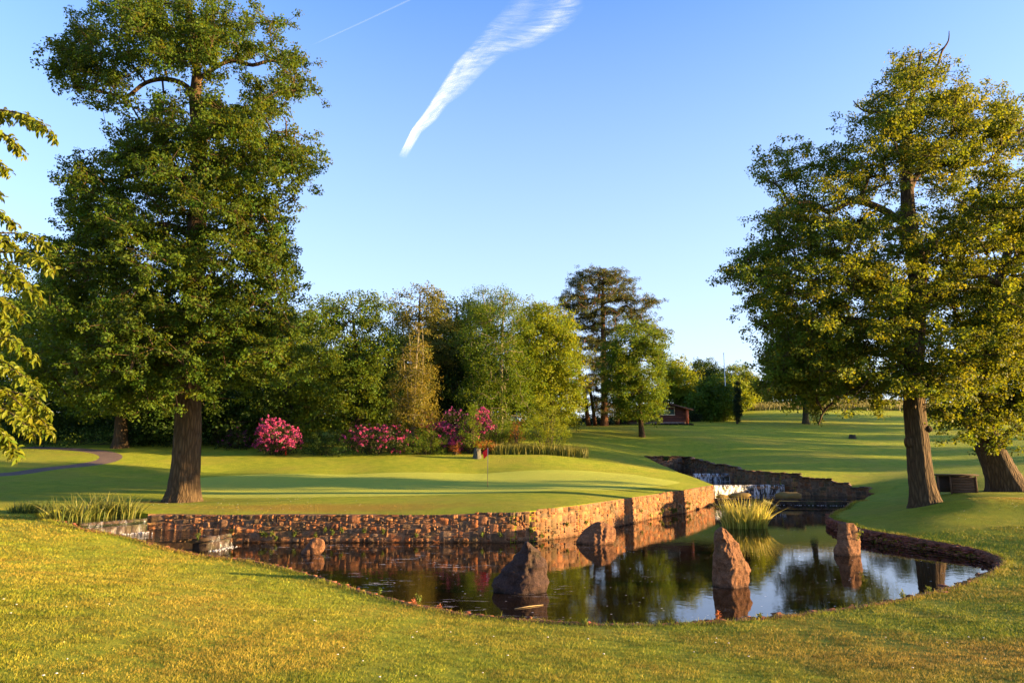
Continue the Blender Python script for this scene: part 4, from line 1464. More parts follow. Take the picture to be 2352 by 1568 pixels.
bush('shrub', 'loose reddish green shrub between the azalea and the golden one', 58.5, [(1150, 985, 34, 34), (1165, 1010, 30, 22), (1140, 1015, 26, 18)], LF_MID, 'shrub', 150, .12, 22, .38, 1.4, seed=112)
bush('shrub', 'copper orange shrub against the left side of the golden one', 58, [(1182, 1005, 22, 24), (1190, 985, 18, 20)], LF_ORANGE, 'shrub', 50, .10, 14, .34, 1.0, seed=113)
bush('shrub', 'tall loose golden green shrub above the reeds', 57.6, [(1250, 930, 26, 26), (1262, 965, 42, 36), (1235, 985, 34, 34), (1275, 1000, 34, 26), (1245, 1020, 36, 16), (1300, 990, 12, 16)], LF_GOLD, 'shrub', 330, .11, 18, .36, 1.9, seed=114)
bush('shrub', 'low dark hedge like shrub in shade below the pine', 88, [(1340, 965, 40, 14), (1400, 968, 50, 14), (1450, 968, 40, 13)], LF_YEW, 'shrub', 170, .2, 30, .6, 1.5, seed=115)
bush('shrub', 'rough mixed shrub between the green bushy tree and the cypress', 91, [(1668, 945, 18, 18), (1655, 955, 20, 12)], LF_BIRCH, 'shrub', 60, .16, 26, .5, 1.0, seed=116)
bush('shrub', 'dark spreading conifer bush close to the right end of the cabin', 90, [(1592, 952, 14, 12), (1600, 960, 16, 8)], LF_YEW, 'shrub', 46, .16, 30, .45, 1.0, seed=117)
bush('cypress_tree', 'narrow dark columnar cypress on the slope', 87, [(1694, 886, 4, 10), (1694, 903, 6, 14), (1694, 922, 7, 16), (1695, 942, 8, 16), (1695, 957, 7, 12)], LF_YEW, 'cypress', 150, .16, 40, .3, .4, seed=118, up=.9)
bush('shrub', 'dark leaved undergrowth at the foot of the left woodland', 62, [(120, 1000, 160, 24), (380, 1005, 130, 26), (-80, 990, 120, 30)], LF_DARK, 'undergrowth', 260, .22, 28, .8, 2.0, seed=119)
# unseen trees and bushes added right of frame to shade slope and mound
for k, (x, y, hh, rr, dens) in enumerate([(46, 19.5, 1.9, 1.8, 1), (50, 22.2, 1.8, 1.8, 1), (80, 51, 9, 4.5, 1), (76, 60, 10, 5.5, 1), (84, 69, 10, 5.5, 1), (80, 79, 10, 5.5, 1), (88, 90, 10, 5.5, 1)]):
    zg = h1(x, y)
    t = thing('unseen_shade_tree', (x, y, zg), ('unseen low bush added beyond the right edge for shade, nearest the pond', 'unseen low bush added beyond the right edge for shade, level with the mound', 'unseen tree added beyond the right edge for shade, level with the green', 'unseen tree added beyond the right edge for shade, level with the far stream', 'unseen tree added beyond the right edge for shade, level with the slope', 'unseen tree added beyond the right edge for shade, level with the cabin', 'farthest unseen tree added beyond the right edge for shade, above the road')[k], 'tree', 'unseen trees and bushes added for shade')
    r = np.random.default_rng(200 + k)
    A = r.normal(size=(240, 3))
    A /= np.linalg.norm(A, axis=1)[:, None]
    A *= (r.random(240) ** .33)[:, None] * (rr, rr, hh * .42)
    A += (x, y, zg + hh * .55)
    T = np.array([(x, y, zg), (x, y, zg + hh * .3), (x + .2, y, zg + hh * .6), (x, y, zg + hh * .85)])
    V, Q = trunk_mesh(T, [.35, .3, .2, .06], 1.3, n=12)
    m = MB()
    m.add(V, [Q])
    m.build('trunk', BARK_GREY, t, smooth=True)
    c = MB()
    leaves(c, A, 26, 1.1 if rr > 3 else .5, .42 if rr > 3 else .2, .62, .4, 220 + k)
    c.build('crown', LF_MID, t)

# ------------------------------------------------------------------ iris clumps, reeds, small plants
def m_blade(name, c1, c2, trans=.4):
    t = NT(name)
    a = t.attr()
    s = t.n('SeparateColor', {0: a})
    c = t.mixc(s.outputs[0], c1, c2)
    c = t.mixc(1.0, c, t.n('CombineColor', {0: s.outputs[1], 1: s.outputs[1], 2: s.outputs[1]}).outputs[0], 'MULTIPLY')
    d = t.bsdf(c, .5, spec=.3)
    tr = t.n('BsdfTranslucent', {'Color': c}).outputs[0]
    return t.finish(t.n('MixShader', {0: trans, 1: d, 2: tr}).outputs[0])


def blades(mb, P, hgt, wid, lean=.5, seed=0, seg=4, curl=.5, colr=(0, 1), cbr=(.8, 1.2), center=None):
    r = np.random.default_rng(seed)
    P = np.asarray(P, float)
    n = len(P)
    if center is not None:
        d = P[:, :2] - center[:2]
        d = d + r.normal(size=d.shape) * .1
    else:
        d = r.normal(size=(n, 2))
    d = np.column_stack([d / (np.linalg.norm(d, axis=1)[:, None] + 1e-6), np.zeros(n)])
    rd = r.normal(size=(n, 2)) * .5
    d[:, :2] += rd
    l = lean * r.uniform(.1, 1.2, n) * hgt
    hh = hgt * r.uniform(.55, 1.15, n)
    side = np.column_stack([-d[:, 1], d[:, 0], np.zeros(n)])
    a = r.normal(size=n) * .8
    side = side * np.cos(a)[:, None] + d * np.sin(a)[:, None]
    side /= np.linalg.norm(side, axis=1)[:, None] + 1e-6
    rows = []
    cu = curl * r.uniform(0, 1.2, n) ** 2
    for k in range(seg + 1):
        t = k / seg
        c = P + d * (l * t ** 1.8)[:, None]
        c[:, 2] += hh * (t - cu * .45 * t ** 3)
        w = wid * (1 - t ** 1.6) * .5 * (.7 + .6 * min(1, t * 3)) if k < seg else 0.0
        rows.append(np.stack([c - side * w, c + side * w], 1) if k < seg else c[:, None])
    V = np.concatenate(rows, 1)
    m = seg * 2 + 1
    b = np.arange(n)[:, None] * m
    Q = [b + [2 * k, 2 * k + 1, 2 * k + 3, 2 * k + 2] for k in range(seg - 1)]
    T = b + [2 * seg - 2, 2 * seg - 1, 2 * seg]
    K = np.empty((n, m, 3))
    base = r.uniform(*colr, n)
    K[:, :, 0] = np.clip(base[:, None] + np.linspace(-.15, .35, m)[None], 0, 1)
    K[:, :, 1] = r.uniform(*cbr, n)[:, None]
    K[:, :, 2] = 1
    fs = ([np.vstack(Q)] if Q else []) + [T]
    mb.add(V.reshape(-1, 3), fs, K.reshape(-1, 3))


IRIS = m_blade('iris_blade', (.055, .10, .014), (.20, .20, .04))
IRISY = m_blade('sunlit_iris_blade', (.13, .20, .012), (.62, .52, .10), .42)  # the sun's gold on the pond clump is put into the blade colour
REED = m_blade('reed_blade', (.07, .12, .02), (.34, .30, .05))


def clump(name, base, rx, ry, n, hgt, wid, label, mat, cat, seed, group=None, lean=.45, curl=.6):
    t = tag(None or bpy.data.objects.new('x', None), None)
    bpy.data.objects.remove(t)
    r = np.random.default_rng(seed)
    th = r.random(n) * 6.28
    u = r.random(n) ** .5
    P = np.column_stack([rx * u * np.cos(th), ry * u * np.sin(th), np.zeros(n)])
    mb = MB()
    blades(mb, P, hgt, wid, lean, seed, 5, curl, center=np.zeros(2))
    V, f, K = mb.data()
    o = obj(name, mesh_np(name, V, f, False, K), mat, None, [float(v) for v in base])
    return tag(o, label, cat, group)


ib = PZ(1712, 1212, 0)
clump('iris_clump', (ib[0], ib[1], -.02), .98, .5, 560, 1.35, .036, 'large golden lit iris clump growing in the pond behind the tallest stone', IRISY, 'iris', 5, lean=.42, curl=.5)
for k, (x, y, Y_, hg, lab) in enumerate([(130, 1196, 24.6, .62, 'leftmost arching iris clump in the upper pool by the stone rim'), (180, 1192, 25.2, .7, 'second iris clump from the left in the upper pool'),
                                         (225, 1188, 25.8, .75, 'thick upright iris clump in the middle of the upper pool'), (262, 1186, 26.2, .72, 'iris clump behind the upper left waterfall lip'), (295, 1184, 26.3, .68, 'rightmost iris clump beside the start of the stone wall')]):
    p = PY(x, y, Y_)
    clump('iris_clump', (p[0], p[1], .93), .42, .38, 130, hg * 1.3, .032, lab, IRIS, 'iris', 20 + k, 'iris clumps in the upper left pool', lean=.75, curl=1.0)
for k, (x, Y_, lab) in enumerate([(50, 26.5, 'dark green rush tuft at the far left edge of the upper pool'), (88, 26.8, 'dark green rush tuft left of the iris clumps')]):
    p = PY(x, 1180, Y_)
    clump('rush_tuft', (p[0], p[1], h1(p[0], p[1])), .5, .4, 200, .5, .02, lab, m_blade('rush_blade%d' % k, (.03, .06, .012), (.08, .12, .02)) if k == 0 else bpy.data.materials['rush_blade0'], 'rushes', 30 + k, 'rush tufts by the upper pool', lean=.3)
# reed bed behind the bank
r = np.random.default_rng(8)
n = 3200
x = r.uniform(1128, 1352, n)
P = PYv(x, np.full(n, 1046.0), 56.3 + r.uniform(-.7, .9, n))
P[:, 2] = H(P[:, 0], P[:, 1])
mb = MB()
blades(mb, P, .85, .04, .22, 9, 3, .3, colr=(0, .7))
tag(mb.build('reeds', REED), 'bed of upright green reeds along the top of the bank', 'reeds', kind='stuff')
# long grass strip on the rise
n = 15000
x = r.uniform(1690, 2300, n)
Yr = r.uniform(106, 124, n)
y0 = 941 - (x - 1700) * .008
P = PYv(x, y0, Yr)
P[:, 2] = H(P[:, 0], P[:, 1])
mb = MB()
blades(mb, P, .85, .09, .2, 10, 2, .2, colr=(0, 1))
tag(mb.build('long_grass', m_blade('long_grass_blade', (.09, .12, .02), (.19, .155, .035))), 'strip of long golden grass on the rise', 'grass', kind='stuff')

# ------------------------------------------------------------------ lawn grass blades
def scatter(n, ymin, ymax, pw, seed, xlim=1.02):
    r = np.random.default_rng(seed)
    u = r.random(n)
    a = 1 - pw
    Y_ = (ymin ** a + u * (ymax ** a - ymin ** a)) ** (1 / a)
    X_ = r.uniform(-1, 1, n) * (Y_ * .80 * xlim + 2.2)
    ok = ~inpoly(X_, Y_, hole) & ~inpoly(X_, Y_, green) & ~inpoly(X_, Y_, path)
    return X_[ok], Y_[ok]


GRB = None


def m_lawnblade():
    t = NT('lawn_blade')
    a = t.attr()
    s = t.n('SeparateColor', {0: a})
    v = t.coord()
    big = t.ramp(t.noise(v, .3, 5, .65, .4), [(.44, 0), (.60, 1)])
    mid = t.ramp(t.noise(v, 1.9, 5, .7), [(.38, 0), (.60, 1)])
    c = t.mixc(s.outputs[0], (.100, .175, .012), (.32, .29, .025))
    dry = t.mixc(s.outputs[0], (.22, .15, .02), (.50, .32, .06))
    c = t.mixc(t.math('MULTIPLY', big, .6), c, dry)
    c = t.mixc(parched(t, t.noise(v, 1.6, 5, .65)), c, (.42, .24, .05))
    c = t.mixc(1.0, c, t.ramp(mid, [(0, .55), (1, 1.2)]), 'MULTIPLY')
    c = t.mixc(1.0, c, t.n('CombineColor', {0: s.outputs[1], 1: s.outputs[1], 2: s.outputs[1]}).outputs[0], 'MULTIPLY')
    d = t.bsdf(c, .6, spec=.2)
    tr = t.n('BsdfTranslucent', {'Color': c}).outputs[0]
    return t.finish(t.n('MixShader', {0: .3, 1: d, 2: tr}).outputs[0])


GRB = m_lawnblade()
X_, Y_ = scatter(1050000, 3.5, 30, 1.35, 1)
Z_ = H(X_, Y_)
cl = vnoise(np.column_stack([X_, Y_, Z_ * 0]), 2.6, 4) + .6 * vnoise(np.column_stack([X_, Y_, Z_ * 0]), 8, 6)
keep = cl + np.random.default_rng(3).normal(size=len(cl)) * .5 > -.75
X_, Y_, Z_, cl = X_[keep], Y_[keep], Z_[keep], cl[keep]
dist = np.hypot(X_, Y_)
mb = MB()
r = np.random.default_rng(12)
n = len(X_)
hgt = (.020 + .0011 * dist) * np.where(Y_ > 25.5, .35, 1.0) * r.uniform(.5, 1.3, n) * (1 + .25 * np.clip(cl, -1, 1))
wd = .0026 + .0007 * dist
az = r.random(n) * 2 * math.pi
sd = np.column_stack([np.cos(az), np.sin(az), np.zeros(n)]) * wd[:, None] * .5
ln = r.normal(size=(n, 2)) * .55 + (.25, 0)
P = np.column_stack([X_, Y_, Z_ - .005])
tip = P + np.column_stack([ln * hgt[:, None], hgt])
V = np.stack([P - sd, P + sd, tip], 1).reshape(-1, 3)
K = np.stack([np.clip(r.normal(.5, .28, n), 0, 1), r.uniform(.7, 1.3, n), np.ones(n)], -1)
mb.add(V, [np.arange(n * 3).reshape(-1, 3)], np.repeat(K, 3, 0))
# longer untrimmed blades overhanging the stone edging
rr = np.random.default_rng(31)
k_ = rr.integers(len(s_pts), size=16000)
off = -side_s[k_] * np.abs(rr.normal(size=16000) * .10 + .13)
Pe = s_pts[k_] + nor[k_] * off[:, None] + rr.normal(size=(16000, 2)) * .04
ok = ~inpoly(Pe[:, 0], Pe[:, 1], hole)
Pe = Pe[ok]
Pe = np.column_stack([Pe, H(Pe[:, 0], Pe[:, 1]) - .005])
n = len(Pe)
he = rr.uniform(.03, .10, n) * (1 + .6 * (rr.random(n) > .9))
we = .003 + .0007 * Pe[:, 1]
az = rr.random(n) * 2 * math.pi
sd = np.column_stack([np.cos(az), np.sin(az), np.zeros(n)]) * we[:, None] * .5
tip = Pe + np.column_stack([rr.normal(size=(n, 2)) * .6 * he[:, None], he])
mb.add(np.stack([Pe - sd, Pe + sd, tip], 1).reshape(-1, 3), [np.arange(n * 3).reshape(-1, 3)], np.repeat(np.stack([np.clip(rr.normal(.4, .3, n), 0, 1), rr.uniform(.7, 1.2, n), np.ones(n)], -1), 3, 0))
tag(mb.build('grass', GRB), 'short mown lawn grass around the pond', 'grass', kind='stuff')

# ------------------------------------------------------------------ small plants
WEED = m_foliage('weed_leaf', (.09, .13, .02), .35, (.2, .22, .03))
WEEDR = m_foliage('red_weed_leaf', (.30, .10, .05), .3)


def weed(base, hgt, n, label, cat, group, seed, mat=WEED, size=.05, name='small_plant', spread=.5, asp=.4):
    r = np.random.default_rng(seed)
    mb = MB()
    m = max(3, n // 8)
    for k in range(m):
        a = r.random() * 6.28
        tip = np.array([math.cos(a) * spread * hgt * r.random(), math.sin(a) * spread * hgt * r.random(), hgt * r.uniform(.5, 1.1)])
        mb.tube([(0, 0, -.03), tip * .5 + (0, 0, .02), tip], [.005, .004, .002], 3, (.8, .8, .6), cap=False)
        leaves(mb, np.array([tip * q for q in (.4, .6, .8, 1.0)]), 3, .03, size, asp, .3, seed * 7 + k)
    V, f, K = mb.data()
    return tag(obj(name, mesh_np(name, V, f, False, K), mat, None, [float(v) for v in base]), label, cat, group)


r = np.random.default_rng(77)
Lw = Sw[-1]
for k in range(34):
    s = r.uniform(2, Lw - 3)
    j = int(np.searchsorted(Sw, s) - 1)
    d = (wp[j + 1][:2] - wp[j][:2])
    d /= np.linalg.norm(d)
    p = wp[j][:2] + d * (s - Sw[j]) + np.array([d[1], -d[0]]) * .1
    weed((*p, r.uniform(.06, .45)), .16, 40, 'small fern like weed rooted in a joint of the long pond wall', 'weed', 'weeds growing in the pond wall', 300 + k, size=.07, name='wall_weed')
for k, (x, y, hg, lab, mt, grp) in enumerate([
        (870, 1365, .17, 'pale leafy weed on the near edging at the left', WEED, None), (960, 1385, .2, 'bushy pale weed, largest on the near edging', WEED, None), (950, 1388, .12, 'red stemmed weed beside the largest weed on the edging', WEEDR, None),
        (790, 1350, .12, 'tiny weed on the near edging nearest the smallest stone', WEED, None), (1010, 1398, .10, 'low red weed just right of the largest edging weed', WEEDR, None),
        (1650, 1424, .16, 'reddish upright weed on the edging below the tallest stone', WEEDR, None), (1745, 1419, .10, 'low pale weed on the edging right of the tallest stone', WEED, None), (2075, 1372, .14, 'spiky weed on the right part of the near edging', WEED, None),
        (2135, 1358, .12, 'thin twiggy weed at the right corner of the edging', WEED, None), (1345, 1434, .10, 'short weed at the middle of the near edging', WEED, None), (455, 1233, .22, 'yellow green weed between the two left waterfalls', WEED, None)]):
    p = PZ(x, y + 4, .16 if y > 1240 else .55)
    weed((p[0], p[1], h1(p[0], p[1]) - .01), hg, 44, lab, 'weed', grp, 400 + k, mt, size=.055)
p = PZ(715, 1240, .78)
weed((p[0] - .1, PZ(710, 1274, 0)[1] + .25, .62), .2, 46, 'tuft of weeds growing on top of the smallest stone', 'weed', None, 450)
p = PY(1968, 1215, PZ(1950, 1276, 0)[1])
weed((p[0], p[1] + .12, p[2] - .45), .55, 90, 'yellow green weed climbing the right side of the square topped stone', 'weed', None, 451, size=.08)
for k, (x, y, hg, lab) in enumerate([(1503, 1180, .9, 'dark creeper hanging in the recess of the pond wall'), (1590, 1168, .8, 'leafy creeper low on the shaded end of the pond wall'), (1615, 1160, .9, 'green creeper at the far corner of the pond wall')]):
    p = PZ(x, y, 0)
    mb = MB()
    rr = np.random.default_rng(500 + k)
    cc = np.column_stack([rr.normal(size=46) * .22, rr.normal(size=46) * .05 - .12, rr.uniform(0, hg, 46)])
    mb.tube([(0, -.1, 0), (.05, -.1, hg * .5), (-.05, -.1, hg)], [.02, .015, .01], 4)
    leaves(mb, cc, 12, .12, .09, .6, .2, 510 + k)
    V, f, K = mb.data()
    tag(obj('creeper', mesh_np('creeper', V, f, False, K), LF_MID, None, [float(p[0]), float(p[1]), 0.05]), lab, 'creeper')
p = PY(1522, 1064, 62.2)
bush('shrub', 'small dark shrub growing on the back wall of the stream channel', 62.4, [(1531, 1063, 7, 10)], LF_DARK, 'shrub', 14, .1, 26, .25, .3, seed=130)
MOSS = m_plain('moss', (.16, .11, .03), .95, .4, 9, .8)
for k, (x, y, Y_, s, lab) in enumerate([(1697, 1138, 48.6, .75, 'mossy rock under the widest waterfall'), (1812, 1136, 48.2, .9, 'mossy rock in front of the dark stepped wall'), (1660, 1141, 48.4, .4, 'small mossy rock left under the widest waterfall'), (1700, 1100, 56.3, .6, 'mossy rock at the foot of the highest waterfall')]):
    p = PY(x, y, Y_)
    zz = .42 if Y_ < 50 else 1.17
    mb = MB()
    lump(mb, (0, 0, 0), (s, s * .6, s * .32), (1, 1, 1), .2 * k, .25, ICO3, .8)
    V, f, K = mb.data()
    leaves(mb, V[V[:, 2] > .05][::4] * (.95, .95, 1), 2, .08, .09, .3, .6, 600 + k)
    V, f, K = mb.data()
    tag(obj('mossy_rock', mesh_np('mossy_rock', V, f, False, K), MOSS, None, (float(p[0]), float(p[1]), zz)), lab, 'rock', 'mossy rocks in the far stream')
WOODD = m_bark('drift_wood', (.10, .09, .05), (.20, .19, .10), 2)
a, b_ = PZ(1787, 1166, 0.0), PZ(1752, 1150, .55)
mb = MB()
mb.tube(catmull([(0, 0, -.1), ((b_ - a) * .5)[:3] + (0, 0, .05), (b_ - a)], 4), np.linspace(.16, .08, 9), 8, rough=.08)
leaves(mb, np.array([(b_ - a) * q + (0, 0, .12) for q in (.3, .45, .6, .75)]), 14, .15, .12, .5, .3, 640)
V, f, K = mb.data()
tag(obj('fallen_log', mesh_np('fallen_log', V, f, False, K), WOODD, None, [float(v) for v in a]), 'short mossy log poking out of the water right of the iris clump', 'log')
rr = np.random.default_rng(91)
mb = MB()
Xd = np.concatenate([rr.uniform(17, 28, 150), rr.uniform(-20, -6, 90), rr.uniform(-12, 16, 110)])
Yd_ = np.concatenate([rr.uniform(22, 30, 150), rr.uniform(27.5, 34, 90), rr.uniform(6, 12, 110)])
ok = ~inpoly(Xd, Yd_, hole)
for x, y, z in zip(Xd[ok], Yd_[ok], H(Xd[ok], Yd_[ok])):
    s_ = rr.uniform(.008, .014) * (1 + y * .02)
    mb.tube([(x, y, z + .035), (x, y, z + .04)], [s_, s_ * .6], 6, (1, 1, 1) if rr.random() < .8 else (1, .85, .2))
tag(mb.build('daisies', m_plain('daisy_white', (.6, .58, .55), .7, .05)), 'tiny scattered white daisies in the lawn', 'flowers', kind='stuff')
STRAW = m_plain('straw', (.30, .22, .10), .6, .2)
for (x0, y0_, x1, y1_, lab) in [(1182, 1397, 1248, 1388, 'pale floating reed stem near the front bank, the straighter one'), (1205, 1416, 1246, 1421, 'thin floating stem just before the pale reed stem')]:
    a, b_ = PZ(x0, y0_, .012), PZ(x1, y1_, .012)
    mb = MB()
    mb.tube([(0, 0, 0), (b_ - a) * .5 + (0, .02, .004), (b_ - a)], [.007, .010, .004], 5)
    V, f, K = mb.data()
    tag(obj('floating_stem', mesh_np('floating_stem', V, f, False, K), STRAW, None, [float(v) for v in a]), lab, 'reed stem')

# ------------------------------------------------------------------ flag, pole, posts, stumps
RED = m_plain('flag_red', (.85, .012, .015), .6, .1)
POLE = m_plain('flagstick_paint', (.62, .50, .38), .4, .08)
WHITE = m_plain('pole_white', (.75, .75, .74), .4, .06)
fb = PY(1120, 1118, 39.7)
fz = h1(fb[0], fb[1])
t = thing('golf_flag', (fb[0], fb[1], fz), 'red flag hanging limp from the flagstick on the putting green', 'flag')
m = MB()
m.tube([(fb[0], fb[1], fz - .05), (fb[0], fb[1], fz + .75)], .014, 8, (.25, .2, .17))
m.tube([(fb[0], fb[1], fz + .75), (fb[0], fb[1], fz + 2.2)], .017, 8)
m.build('flagstick', POLE, t, smooth=True)
U, Vv = np.meshgrid(np.linspace(0, 1, 12), np.linspace(0, 1, 12))
fx = -.02 - U * .28 * (1 - .25 * Vv) + .0 * U
fy = .05 * np.sin(U * 9 + Vv * 2) * U
fz_ = fz + 2.16 - Vv * .40 - U * .20
V = np.dstack([fb[0] + fx, fb[1] + fy, fz_]).reshape(-1, 3)
V2 = V + (0, .006, 0)
i = np.arange(11)[:, None] * 12
j = np.arange(11)[None]
Q = np.stack([i + j, i + j + 1, i + 12 + j + 1, i + 12 + j], -1).reshape(-1, 4)
m = MB()
m.add(V, [Q])
m.add(V2, [Q[:, ::-1]])
m.build('flag', RED, t, smooth=True)
m = MB()
m.tube([(fb[0], fb[1], fz + .006), (fb[0], fb[1], fz + .010)], .054, 16, (.1, .1, .1))
m.build('cup', POLE, t)

pb, pt = PY(1668, 925, 92), PY(1662, 812, 92)
zg = h1(pb[0], pb[1])
t = thing('flagpole', (pb[0], pb[1], zg), 'tall bare white pole on the rise between the cabin and the cypress', 'flagpole')
m = MB()
m.tube([(pb[0], pb[1], zg - .1), (pb[0], pb[1], (zg + pt[2]) / 2), (pb[0], pb[1], pt[2])], [.075, .06, .04], 10)
m.build('pole', WHITE, t, smooth=True)
m = MB()
lump(m, (pb[0], pb[1], pt[2] + .05), (.1, .1, .07), (1, 1, 1), 0, 0, ICO2, 1)
m.build('finial', WHITE, t, smooth=True)

rb = PY(656, 1047, 55.2)
m = MB()
m.tube([(0, 0, -.1), (0, 0, .62)], .045, 10)
m.tube([(0, 0, .62), (0, 0, .68)], [.045, .02], 10)
V, f, K = m.data()
tag(obj('marker_post', mesh_np('marker_post', V, f, False, K), RED, None, (float(rb[0]), float(rb[1]), h1(rb[0], rb[1]))), 'short red marker post in front of the round pink rhododendron', 'post')


def stump(x, y, Y_, r0, hg, label, mat, seed, split=True):
    p = PY(x, y, Y_)
    zg = h1(p[0], p[1])
    t = thing('tree_stump', (p[0], p[1], zg), label, 'stump')
    rg = np.random.default_rng(seed)
    n_, m_ = 28, 9
    a = np.arange(n_) * 2 * math.pi / n_
    V = []
    for k in range(m_):
        q = k / (m_ - 1)
        R_ = r0 * (1.35 - .4 * q + .12 * np.sin(a * 4 + 1) + .05 * rg.normal(size=n_) + .25 * math.exp(-q * 6))
        z = zg - .15 + (hg + .15) * q * (1 + (.14 * np.sin(a * 3 + 2) + .06 * rg.normal(size=n_)) * (q > .7))
        V.append(np.stack([p[0] + R_ * np.cos(a), p[1] + R_ * np.sin(a), z * np.ones(n_)], -1))
    V.append(np.array([[p[0], p[1], zg + hg * .82]]))
    V = np.vstack(V)
    i = np.arange(m_ - 1)[:, None] * n_
    j = np.arange(n_)[None]
    Q = np.stack([i + j, i + (j + 1) % n_, i + n_ + (j + 1) % n_, i + n_ + j], -1).reshape(-1, 4)
    k = np.arange(n_)
    T = np.stack([(m_ - 1) * n_ + k, (m_ - 1) * n_ + (k + 1) % n_, np.full(n_, len(V) - 1)], -1)
    mb = MB()
    mb.add(V, [Q, T])
    mb.build('trunk_stub', mat, t, smooth=False)
    return t


GREYW = m_bark('weathered_wood', (.08, .065, .055), (.22, .20, .18), 2)
stump(1096, 1050, 54.3, .24, .66, 'grey weathered tree stump on the bank left of the flag', GREYW, 1)
stump(1958, 1008, 75, .32, .38, 'low broken brown stump on the open slope', BARK_GREY, 2)

# ------------------------------------------------------------------ timber store behind the mound
def timber_store():
    p = PY(2198, 1134, 36.2)
    zg = h1(p[0], p[1]) - .02
    t = thing('timber_store', (p[0], p[1], zg), 'small low wooden store with a flat roof, between the two right oaks', 'store box')
    BW = m_plain('brown_boards', (.11, .065, .04), .8, .3, 14, .4)
    BD = m_plain('shade_dark_boards', (.035, .025, .02), .9, .3, 14, .3)  # near-black colour paints the shade seen in the store's opening
    w, d, h = 1.75, .9, .9
    m = MB()
    rz = R(-26)

    def L(x, y, z):
        return (p[0] + x * math.cos(rz) - y * math.sin(rz), p[1] + x * math.sin(rz) + y * math.cos(rz), zg + z)
    for k in range(6):     # front boards on the right two thirds
        m.box(L(.29, -d / 2, .08 + k * .135), (1.14, .03, .128), rz, (1, 1, 1) if k % 2 else (.85, .85, .85))
    m.build('front_boards', BW, t)
    m = MB()
    for k in range(6):
        m.box(L(w / 2 - .015, 0, .08 + k * .135), (.03, d - .04, .128), rz, (.9, .9, .9))
    m.build('side_boards', BW, t)
    m = MB()
    m.box(L(0, d / 2, h / 2), (w - .1, .03, h - .05), rz)
    m.build('back_panel', BD, t)
    for xx in (-w / 2 + .05, -.28, w / 2 - .05):
        m = MB()
        m.box(L(xx, -d / 2 - .03, h / 2 - .02), (.08, .07, h), rz)
        m.build('post', BW, t)
    m = MB()
    m.box(L(-.02, -.05, h + .035), (w + .22, d + .28, .06), rz, (.6, .6, .6))
    m.build('roof', BW, t)


timber_store()

